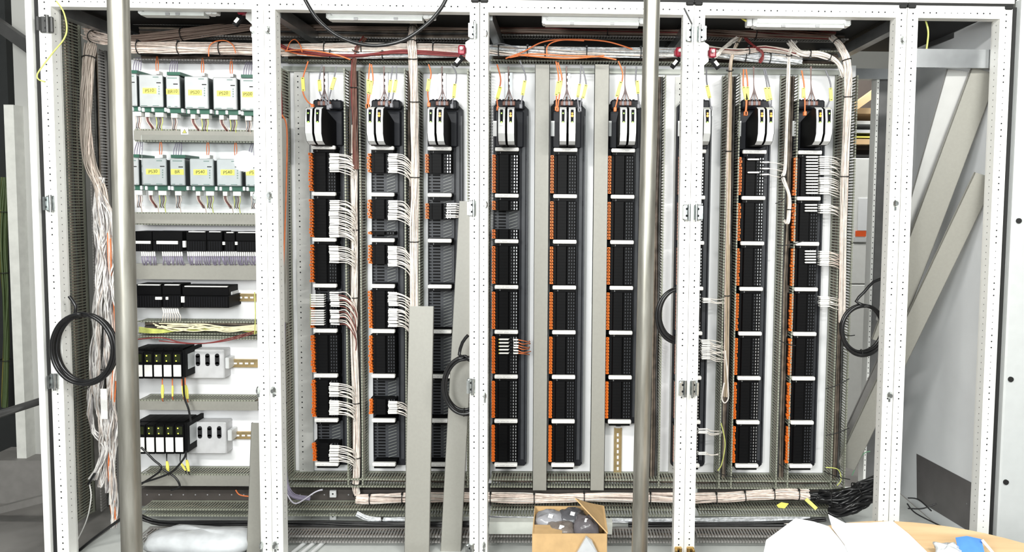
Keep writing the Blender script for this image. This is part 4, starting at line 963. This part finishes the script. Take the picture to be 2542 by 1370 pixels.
# relays
def relayrow(x0, y0, w, n, yh, label_row):
    for k in range(n):
        Y = 3.10; a = x0+k*w
        t = thing('relay', 'black relay with white flap in the %s relay row, %s' % (label_row, ('beside the pole', 'second from the pole', 'third from the pole', 'fourth from the pole', 'last before the grey module')[k+5-n]), 'relay', P(a+w/2, y0+yh, Y), 'relays of the %s row' % label_row)
        mb = MB(); mb.pbox(a, y0+10, a+w-1, y0+yh, Y, YP, c=.002); mb.pbox(a+3, y0, a+w+2, y0+10, Y+.05, YP); part(t, 'body', mb, black)
        mb = MB(); mb.pbox(a+4, y0+14, a+w-5, y0+34, Y-.002, Y+.002, c=.001); part(t, 'window', mb, mat('smoked_window', (.02, .025, .01), .08))
        mb = MB(); mb.disc(P(a+8, y0+18, Y-.0028), .0028, 0); mb.disc(P(a+9, y0+31, Y-.0028), .0026, 0); part(t, 'indicator_light', mb, mat('led_yellow', (.8, .8, .1), .3, emit=(.85, .9, .1, 1.6)))
        part(t, 'flap', MB().pbox(a+2, y0+41, a+w-3, y0+yh-5, Y-.003, Y+.002, c=.001), sleeve)
    c_ = x0+n*w
    t = thing('sensor_block', 'black block with printed side label at the end of the %s relay row' % label_row, 'block', P(c_, y0+yh, 3.15))
    xr = P(c_, y0+40, 3.10).x; mb = MB(); z1, z0 = P(c_, y0+5, 3.10).z, P(c_, y0+yh-3, 3.10).z; mb.box((xr, 3.105, z0), (xr+.012, YP, z1)); part(t, 'body', mb, black)
    part(t, 'side_label', MB().box((xr+.012, 3.125, z0+.03), (xr+.0128, 3.19, z1-.02)), psug)
    g0 = c_+7; t = thing('vented_module', 'light grey module with three dark oval slots after the %s relay row' % label_row, 'module', P(g0+40, y0+yh, 3.18))
    mb = MB(); mb.pbox(g0, y0+3, g0+97, y0+yh, 3.185, YP, c=.004); part(t, 'housing', mb, mat('module_grey', (.60, .60, .61), .4))
    for k in range(3):
        c = P(g0+32+k*24, y0+28, 3.183); mb = MB(); mb.box((c.x-.009, 3.182, c.z-.018), (c.x+.009, 3.188, c.z+.018)); mb.cyl((c.x, 3.182, c.z+.018), (c.x, 3.188, c.z+.018), .009, 14); mb.cyl((c.x, 3.182, c.z-.018), (c.x, 3.188, c.z-.018), .009, 14)
        part(t, 'slot_port', mb, hole)
relayrow(332, 865, 24, 5, 75, 'upper'); relayrow(337, 1045, 24, 5, 82, 'lower')
for i, (x, y, x2, y2, w) in enumerate([(403, 955, 403, 988, .010), (428, 957, 428, 984, .007), (452, 958, 456, 985, .008), (460, 956, 465, 990, .013), (414, 1145, 417, 1172, .011), (448, 1148, 460, 1168, .009), (463, 1142, 468, 1170, .012)]):
    t = thing('tagged_cable', ('yellow tagged orange lead below the upper relays' if i < 4 else 'yellow tagged black lead below the lower relays'), 'cable', P(x2, y2, 3.1), 'tagged leads under the %s relays' % ('upper' if i < 4 else 'lower'))
    part(t, 'wire', MB().tube([P(x, y-22, 3.13), P(x, y, 3.11), P(x2, y2, 3.11), P(x2+2, y2+8, 3.13)], .0025, 6), orangec if i < 4 else blackc)
    a, b = P(x, y, 3.105), P(x2, y2, 3.105); d = b-a; part(t, 'marker_tag', MB().prism([a+Vector((-w*.35, 0, 0)), a+Vector((w*.35, 0, 0)), a+d*.4+Vector((w*.6, 0, 0)), b+Vector((w*.35, 0, 0)), b-Vector((w*.35, 0, 0)), a+d*.5-Vector((w*.6, 0, 0))], (0, .004, 0)), yellow)
mb = MB(); mb.obox(P(1998, 1242, 3.04), P(2024, 1266, 3.02)-P(1998, 1242, 3.04), Vector((.010, 0, .011)), (0, .003, 0)); solo('yellow_tag', mb, yellow, 'long bright yellow tag slanting over the lower duct at the right', 'tag')
mb = MB(); mb.prism([P(1928, 1254, 3.05), P(1940, 1247, 3.05), P(1958, 1250, 3.05), P(1948, 1262, 3.05), P(1932, 1260, 3.05)], (0, .003, 0)); solo('yellow_tag', mb, yellow, 'small crumpled yellow tag lying on the lower duct at the right', 'tag')
for (x, y) in ((826, 1226), (826, 1282)):
    mb = MB(); mb.pbox(x-8, y-8, x+8, y+9, 3.19, 3.2, c=.001); mb.disc(P(x, y, 3.1894), .004, 1); solo('tie_mount', mb, [silver, hole], 'small square cable tie mount on the %s dark rail of the second bay' % ('upper' if y < 1250 else 'lower'), 'tie mount')

# ------------------------------------------------------------------ scaffold poles
def vpole(x0, y0, x1, y1, Y, r, label, z1=2.9):
    a, b = P(x0, y0, Y), P(x1, y1, Y); d = b-a; bot = b+d*((0-b.z)/d.z); top = a+d*((z1-a.z)/d.z)
    t = thing('scaffold_pole', label, 'pole', bot, 'scaffold poles'); mb = MB().cyl(bot+Vector((0, 0, .006)), top, r, 32); part(t, 'tube', mb, pole)
    part(t, 'foot_plate', MB().box(bot+Vector((-.07, -.07, 0)), bot+Vector((.07, .07, .006))), steel)
    return t
vpole(296, 100, 326, 1300, 1.84, .0242, 'galvanised steel scaffold pole in front of the left bay')
pr = vpole(1617, 60, 1588, 1340, 2.20, .0242, 'galvanised steel scaffold pole with red paint marks in front of the middle bay')
# ------------------------------------------------------------------ left background
nb = thing('neighbour_cabinet', 'blurred pale grey cabinet wall beyond the leftmost post', 'cabinet', P(60, 1300, 3.7), None)
mb = MB(); mb.pbox(48, -30, 128, 1140, 3.5, 3.56); part(nb, 'front_panel', mb, mat('blur_grey', (.45, .45, .43), .4, var=.05, scale=3))
mb = MB(); mb.pbox(26, 260, 50, 1160, 3.44, 3.56); part(nb, 'corner_post', mb, mat('post_light', (.70, .70, .66), .35))
mb = MB(); mb.pbox(-40, 1143, 135, 1480, 3.41, 3.6); part(nb, 'base_panel', mb, mat('base_grey', (.22, .21, .20), .5))
mb = MB(); mb.obox(P(-20, 70, 3.4), P(105, 160, 3.3)-P(-20, 70, 3.4), (0, 0, .06), (0, .05, 0)); solo('steel_beam', mb, mat('dark_beam', (.06, .06, .06), .5), 'dark steel beam slanting down in the top left corner', 'steel beam')
mb = MB(); mb.pbox(-60, -40, 34, 1250, 3.8, 3.85); solo('dark_gap_sheet', mb, mat('dark_gap_sheet', (.02, .022, .022), .6), 'added dark sheet for the dim gap at the far left edge behind the green wires', 'partition')  # dark sheet added where the gap shows only dim background
bundle(PP((12, 440), (8, 600), (16, 800), (12, 1010), Y=3.7), .02, 10, .005, 'green and yellow cables in the dark gap at the left edge', ygw, [.2, .5, .8], seed=60, mats=[mat('dull_green_cable', (.06, .09, .03), .5), mat('dull_yellow_cable', (.16, .14, .03), .5)])
mb = MB().cyl(P(-40, 1040, 2.62), P(117, 990, 2.85), .014, 16); solo('handrail', mb, mat('dark_pipe', (.10, .10, .10), .3, .6), 'dark steel tube running in from the left edge at knee height', 'tube')
mb = MB(); mb.obox(P(-60, 1290, 3.2), P(140, 1240, 3.0)-P(-60, 1290, 3.2), (0, 0, .03), (0, .03, 0)); solo('floor_bar', mb, mat('base_grey', (1, 1, 1)), 'grey bar near the floor at the left edge', 'bar')
# right background through the gap
wc = thing('storage_cabinet', 'white storage cabinet with orange sticker seen through the right gap', 'cabinet', P(2135, 1100, 4.4))
mb = MB(); mb.pbox(2040, 392, 2172, 602, 4.4, 4.8, c=.004); part(wc, 'door', mb, white)
mb = MB(); mb.pbox(2040, 604, 2172, 704, 4.4, 4.8, c=.004); part(wc, 'drawer', mb, white)
mb = MB(); mb.pbox(2040, 706, 2172, 1250, 4.4, 4.8, c=.004); part(wc, 'drawer', mb, white)
part(wc, 'sticker', MB().pbox(2124, 573, 2150, 587, 4.396, 4.4), mat('orange_sticker', (.9, .12, .02), .5)); part(wc, 'sticker', MB().pbox(2121, 589, 2152, 600, 4.396, 4.4), silver, 'grey sticker')
part(wc, 'paper_sheet', MB().pbox(2130, 492, 2156, 572, 4.396, 4.4), paper)
sh = thing('shelf_unit', 'shelf with wooden boards above the white storage cabinet', 'shelf', P(2135, 390, 4.5))
for k, (y0, y1, mm) in enumerate([(268, 282, board), (300, 308, white), (322, 330, silver), (338, 342, yellow), (345, 358, board), (384, 390, seam)]):
    part(sh, 'shelf_board', MB().pbox(2040, y0, 2260, y1, 4.45, 4.9), mm)
part(sh, 'back_board', MB().pbox(2040, 180, 2260, 392, 4.95, 5.0), mat('shelf_dark', (.05, .04, .035), .7))
mb = MB(); mb.obox(P(2110, 285, 4.4), P(2180, 235, 4.4)-P(2110, 285, 4.4), (0, 0, .05), (0, .05, 0)); part(sh, 'loose_plank', mb, board)
rp = thing('gland_rail', 'grey perforated upright at rear of the fourth bay right side', 'upright', P(2180, 1200, 3.5))
mb = MB(); xg0, xg1 = P(2165, 600, 3.5).x, P(2198, 600, 3.5).x; mb.box((xg0, 3.5, FLOORZ), (xg1, 3.54, 2.02), 3); mb.box((xg0-.012, 3.48, FLOORZ), (xg0, 3.54, 2.02), 1)
for k in range(75): mb.disc((xg0-.006, 3.4794, 2.0-k*.025), .0025, 2)
part(rp, 'upright_profile', mb, [steel, white, hole, mat('upright_grey', (.17, .17, .17), .35, .3)])
part(rp, 'shade_wing', MB().box((xg1, 3.49, FLOORZ), (xg1+.09, 3.53, 2.02)), mat('wing_shade_dark', (.05, .05, .05), .5))  # dark panel added in place of the shade inside the bay
part(rp, 'head_plate', MB().pbox(2120, 170, 2215, 196, 3.46, 3.5), steel)
# ------------------------------------------------------------------ cabinet floor items
bg = MB(); import itertools
random.seed(8)
def blob(mb, c, sx, sy, sz, seed, nu=18, nv=10, amp=.12, m=0):
    random.seed(seed); ph = [random.random()*6 for _ in range(6)]; vs = []
    for j in range(nv+1):
        for i in range(nu):
            th = math.pi*j/nv; a = 2*math.pi*i/nu; f = 1+amp*(math.sin(3*a+ph[0])*math.sin(2*th+ph[1])+.6*math.sin(5*a+ph[2]+3*th))
            x, y, z = math.sin(th)*math.cos(a), math.sin(th)*math.sin(a), math.cos(th)
            x = math.copysign(abs(x)**.6, x); y = math.copysign(abs(y)**.6, y); z = math.copysign(abs(z)**.7, z)
            vs.append((c[0]+x*sx*f, c[1]+y*sy*f, max(c[2]+z*sz*f, c[2]-sz)))
    fs = [(j*nu+i, j*nu+(i+1) % nu, (j+1)*nu+(i+1) % nu, (j+1)*nu+i) for j in range(nv) for i in range(nu)]
    mb.add(vs, fs, m, True)
c = P(495, 1358, 2.88); bz = FLOORZ+.001; bb = MB(); blob(bb, (c.x, 2.90, bz+.045), .215, .07, .045, 4, amp=.07)
b_ = solo('plastic_bag', bb, bagm, 'crumpled translucent plastic bag on the floor of the left bay', 'plastic bag')
for k in range(3):
    a, b = P(700+k*26, 1385, 2.80), P(760+k*22, 1327, 2.96); a.z = b.z = FLOORZ+.012; solo('conduit_pipe', MB().cyl(a, b, .008, 12), silver, 'pale plastic conduit lying on the floor of the second bay, %s of three' % ('left', 'middle', 'right')[k], 'conduit')
mb = MB(); mb.pbox(1056, 1296, 1186, 1326, 2.93, 2.97); mb2 = MB(); mb2.pbox(1214, 1296, 1520, 1326, 2.93, 2.97)
solo('base_channel', mb2, mat('channel_paint', (.6, .62, .58), .4), 'pale horizontal channel behind the cardboard box', 'channel')
# cardboard box
Yb = 2.50; bx0, bx1 = P(1321, 1345, Yb).x, P(1507, 1345, Yb).x; bzt = P(1414, 1325, Yb).z; D = .235
t = thing('cardboard_box', 'open brown cardboard box full of bagged parts before the middle bay', 'box', ((bx0+bx1)/2, Yb+D/2, 0))
mb = MB(); th = .004
mb.box((bx0, Yb, .0), (bx1, Yb+th, bzt)); mb.box((bx0, Yb+D-th, 0), (bx1, Yb+D, bzt)); mb.box((bx0, Yb+th, 0), (bx0+th, Yb+D-th, bzt)); mb.box((bx1-th, Yb+th, 0), (bx1, Yb+D-th, bzt)); mb.box((bx0, Yb, 0), (bx1, Yb+D, .004))
part(t, 'carton', mb, card)
mb = MB(); F, B_ = Vector((bx1, Yb+.002, bzt)), Vector((bx1, Yb+D-.004, bzt)); T1, T2 = P(1427, 1238, Yb+.05), P(1452, 1248, Yb+D+.02)
mb.prism([F, B_, T2, T1], (.003, 0, .003)); part(t, 'flap', mb, card)
mb = MB(); mb.obox((bx0+.004, Yb+.01, bzt-.006), (.10, .0, -.002), (.0, .07, .0), (0, 0, .003)); part(t, 'flap', mb, card)
for k, (x, y, sx, sy, sz, lb) in enumerate([(.06, .15, .055, .05, .03, 'clear bag with dark part at the left inside the box'), (.14, .16, .05, .05, .035, 'clear bag with dark part at the back of the box'), (.19, .08, .045, .05, .045, 'grey bag with white sticker at the right inside the box'), (.10, .08, .05, .045, .02, 'bagged grey part at the front of the box')]):
    c = Vector((bx0+x, Yb+y, bzt-.020)); mb = MB(); blob(mb, c, sx, sy, sz, k+20, amp=.1); c2 = c+Vector((0, -.01, sz))
    bg_ = solo('parts_bag', mb, mat('grey_bag_%d' % k, [(.32, .32, .34), (.10, .10, .11), (.13, .12, .13), (.2, .17, .15)][k], .2, bump=.6, scale=40), lb, 'plastic bag', 'bags in the cardboard box')
    s_ = MB(); s_.obox(c2+Vector((-.008, -.025, -.002)), (.016, 0, -.004), (.004, .016, .006), (0, 0, .001)); part(bg_, 'sticker', s_, plate)
mb = MB(); c = P(1456, 1375, Yb-.03); vs = [P(1425, 1385, Yb-.02), P(1455, 1334, Yb-.025), P(1470, 1345, Yb-.03), P(1490, 1385, Yb-.02)]
mb.prism(vs, (0, .015, 0)); solo('plastic_wrap', mb, bagm, 'pointed clear plastic wrap in front of the cardboard box', 'plastic wrap')
bl = bpy.data.objects['plastic_wrap']
# ------------------------------------------------------------------ cable drum table with papers
zt_ = .50; apex = PZ(2180, 1293, zt_); R = .47; cx_, cy_ = apex.x+.01, apex.y-R
t = thing('cable_drum', 'round plywood cable drum used as a table in the lower right corner', 'cable drum', (cx_, cy_, 0))
part(t, 'top_disc', MB().cyl((cx_, cy_, zt_-.022), (cx_, cy_, zt_), R, 64), board); part(t, 'bottom_disc', MB().cyl((cx_, cy_, 0), (cx_, cy_, .022), R, 64), board)
part(t, 'core', MB().cyl((cx_, cy_, .022), (cx_, cy_, zt_-.022), .22, 32), board)
def sheet(rows_, label, marks=None, name='paper_sheet', m=None):
    """rows_: list of rows of (px,py,z) -> bent thin sheet"""
    mb = MB(); nr, nc = len(rows_), len(rows_[0]); vs = [PZ(x, y, z) for r in rows_ for x, y, z in r]; n = len(vs)
    vs2 = [v-Vector((0, 0, .0012)) for v in vs]
    f = [(i*nc+j, i*nc+j+1, (i+1)*nc+j+1, (i+1)*nc+j) for i in range(nr-1) for j in range(nc-1)]
    mb.add(vs+vs2, f+[tuple(k+n for k in q_)[::-1] for q_ in f], 0, True)
    edge = [j for j in range(nc)]+[i*nc+nc-1 for i in range(1, nr)]+[(nr-1)*nc+j for j in range(nc-2, -1, -1)]+[i*nc for i in range(nr-2, 0, -1)]
    mb.add(vs+vs2, [(edge[k], edge[(k+1) % len(edge)], edge[(k+1) % len(edge)]+n, edge[k]+n) for k in range(len(edge))])
    for (a, b) in (marks or []):
        p, q_ = PZ(*a), PZ(*b); mb.tube([p+Vector((0, 0, .0006)), q_+Vector((0, 0, .0006))], .0006, 4, 1, sub=1)
    return solo(name, mb, [m or paper, mat('faint_line', (.66, .67, .69), .7)], label, 'paper', 'drawings on the drum')
z = zt_+.003
sheet([[(1975, 1286, z+.03), (2018, 1294, z+.028), (2058, 1306, z+.02)], [(1940, 1312, z+.012), (2010, 1322, z+.018), (2082, 1334, z+.012)], [(1902, 1340, z+.01), (1990, 1358, z+.008), (2110, 1372, z+.004)], [(1890, 1400, z), (2000, 1420, z), (2140, 1430, z)]],
      'left white paper drawing sheet on the wooden drum')
sheet([[(2056, 1276, z+.06), (2098, 1298, z+.03), (2160, 1297, z+.012), (2216, 1293, z+.004)], [(2066, 1310, z+.03), (2120, 1322, z+.02), (2190, 1322, z+.01), (2256, 1325, z+.003)],
       [(2096, 1350, z+.012), (2150, 1358, z+.01), (2230, 1360, z+.006), (2300, 1368, z+.002)], [(2120, 1400, z+.004), (2200, 1410, z+.002), (2280, 1410, z+.002), (2340, 1415, z+.002)]],
      'right white paper drawing sheet with one curled corner and faint lines', [((2110, 1312, z+.03), (2175, 1368, z+.012)), ((2140, 1310, z+.024), (2205, 1366, z+.012)), ((2190, 1306, z+.014), (2270, 1368, z+.008)), ((2204, 1300, z+.010), (2292, 1372, z+.008))])
sheet([[(1925, 1366, z-.001), (2060, 1372, z-.001)], [(1925, 1420, z-.001), (2060, 1430, z-.001)]], 'lowest white paper edge under the left drawing', None)
o = sheet([[(2372, 1334, z+.03), (2400, 1330, z+.035), (2436, 1338, z+.03)], [(2378, 1362, z+.02), (2402, 1358, z+.03), (2442, 1362, z+.02)], [(2380, 1400, z), (2410, 1400, z), (2450, 1400, z)]], 'blue folded cloth packet at the right on the wooden drum', name='folded_cloth', m=blue)
o['category'] = 'cloth'; del o['group']
mb = MB().tube([PZ(2438, 1340, z+.035), PZ(2465, 1372, z+.01)], .004, 8); solo('white_cord', mb, sleeve, 'short white cord on the blue packet', 'cord')
mb = MB(); blob(mb, PZ(2352, 1366, zt_+.016), .03, .03, .014, 33, amp=.2); solo('plastic_bag', mb, bagm, 'small clear plastic bag left of the blue packet', 'plastic bag')
# work lamp on a stand behind the row of cabinets' front, its glare shows in the acrylic
pc = P(608, 400, 3.02); dv = pc-Vector((0, 0, CAMZ)); wl_loc = pc+Vector((dv.x, -dv.y, dv.z))*.72
wl = thing('work_lamp', 'round work lamp on a thin stand left of the camera', 'lamp', (wl_loc.x, wl_loc.y, 0))
part(wl, 'stand', MB().cyl((wl_loc.x, wl_loc.y-.03, .02), (wl_loc.x, wl_loc.y-.03, wl_loc.z-.08), .012, 12).cyl((wl_loc.x, wl_loc.y-.03, 0), (wl_loc.x, wl_loc.y-.03, .02), .14, 24), black)
part(wl, 'lamp_head', MB().cyl(wl_loc-Vector((0, .05, 0)), wl_loc-Vector((0, .002, 0)), .085, 24), black)
ld = bpy.data.lights.new('work_lamp_light', 'AREA'); ld.shape = 'DISK'; ld.size = .14; ld.energy = 3.2
lo = bpy.data.objects.new('work_lamp_light', ld); COL.objects.link(lo); lo.location = wl_loc+Vector((0, .004, 0)); lo.rotation_euler = (math.radians(90), 0, 0)
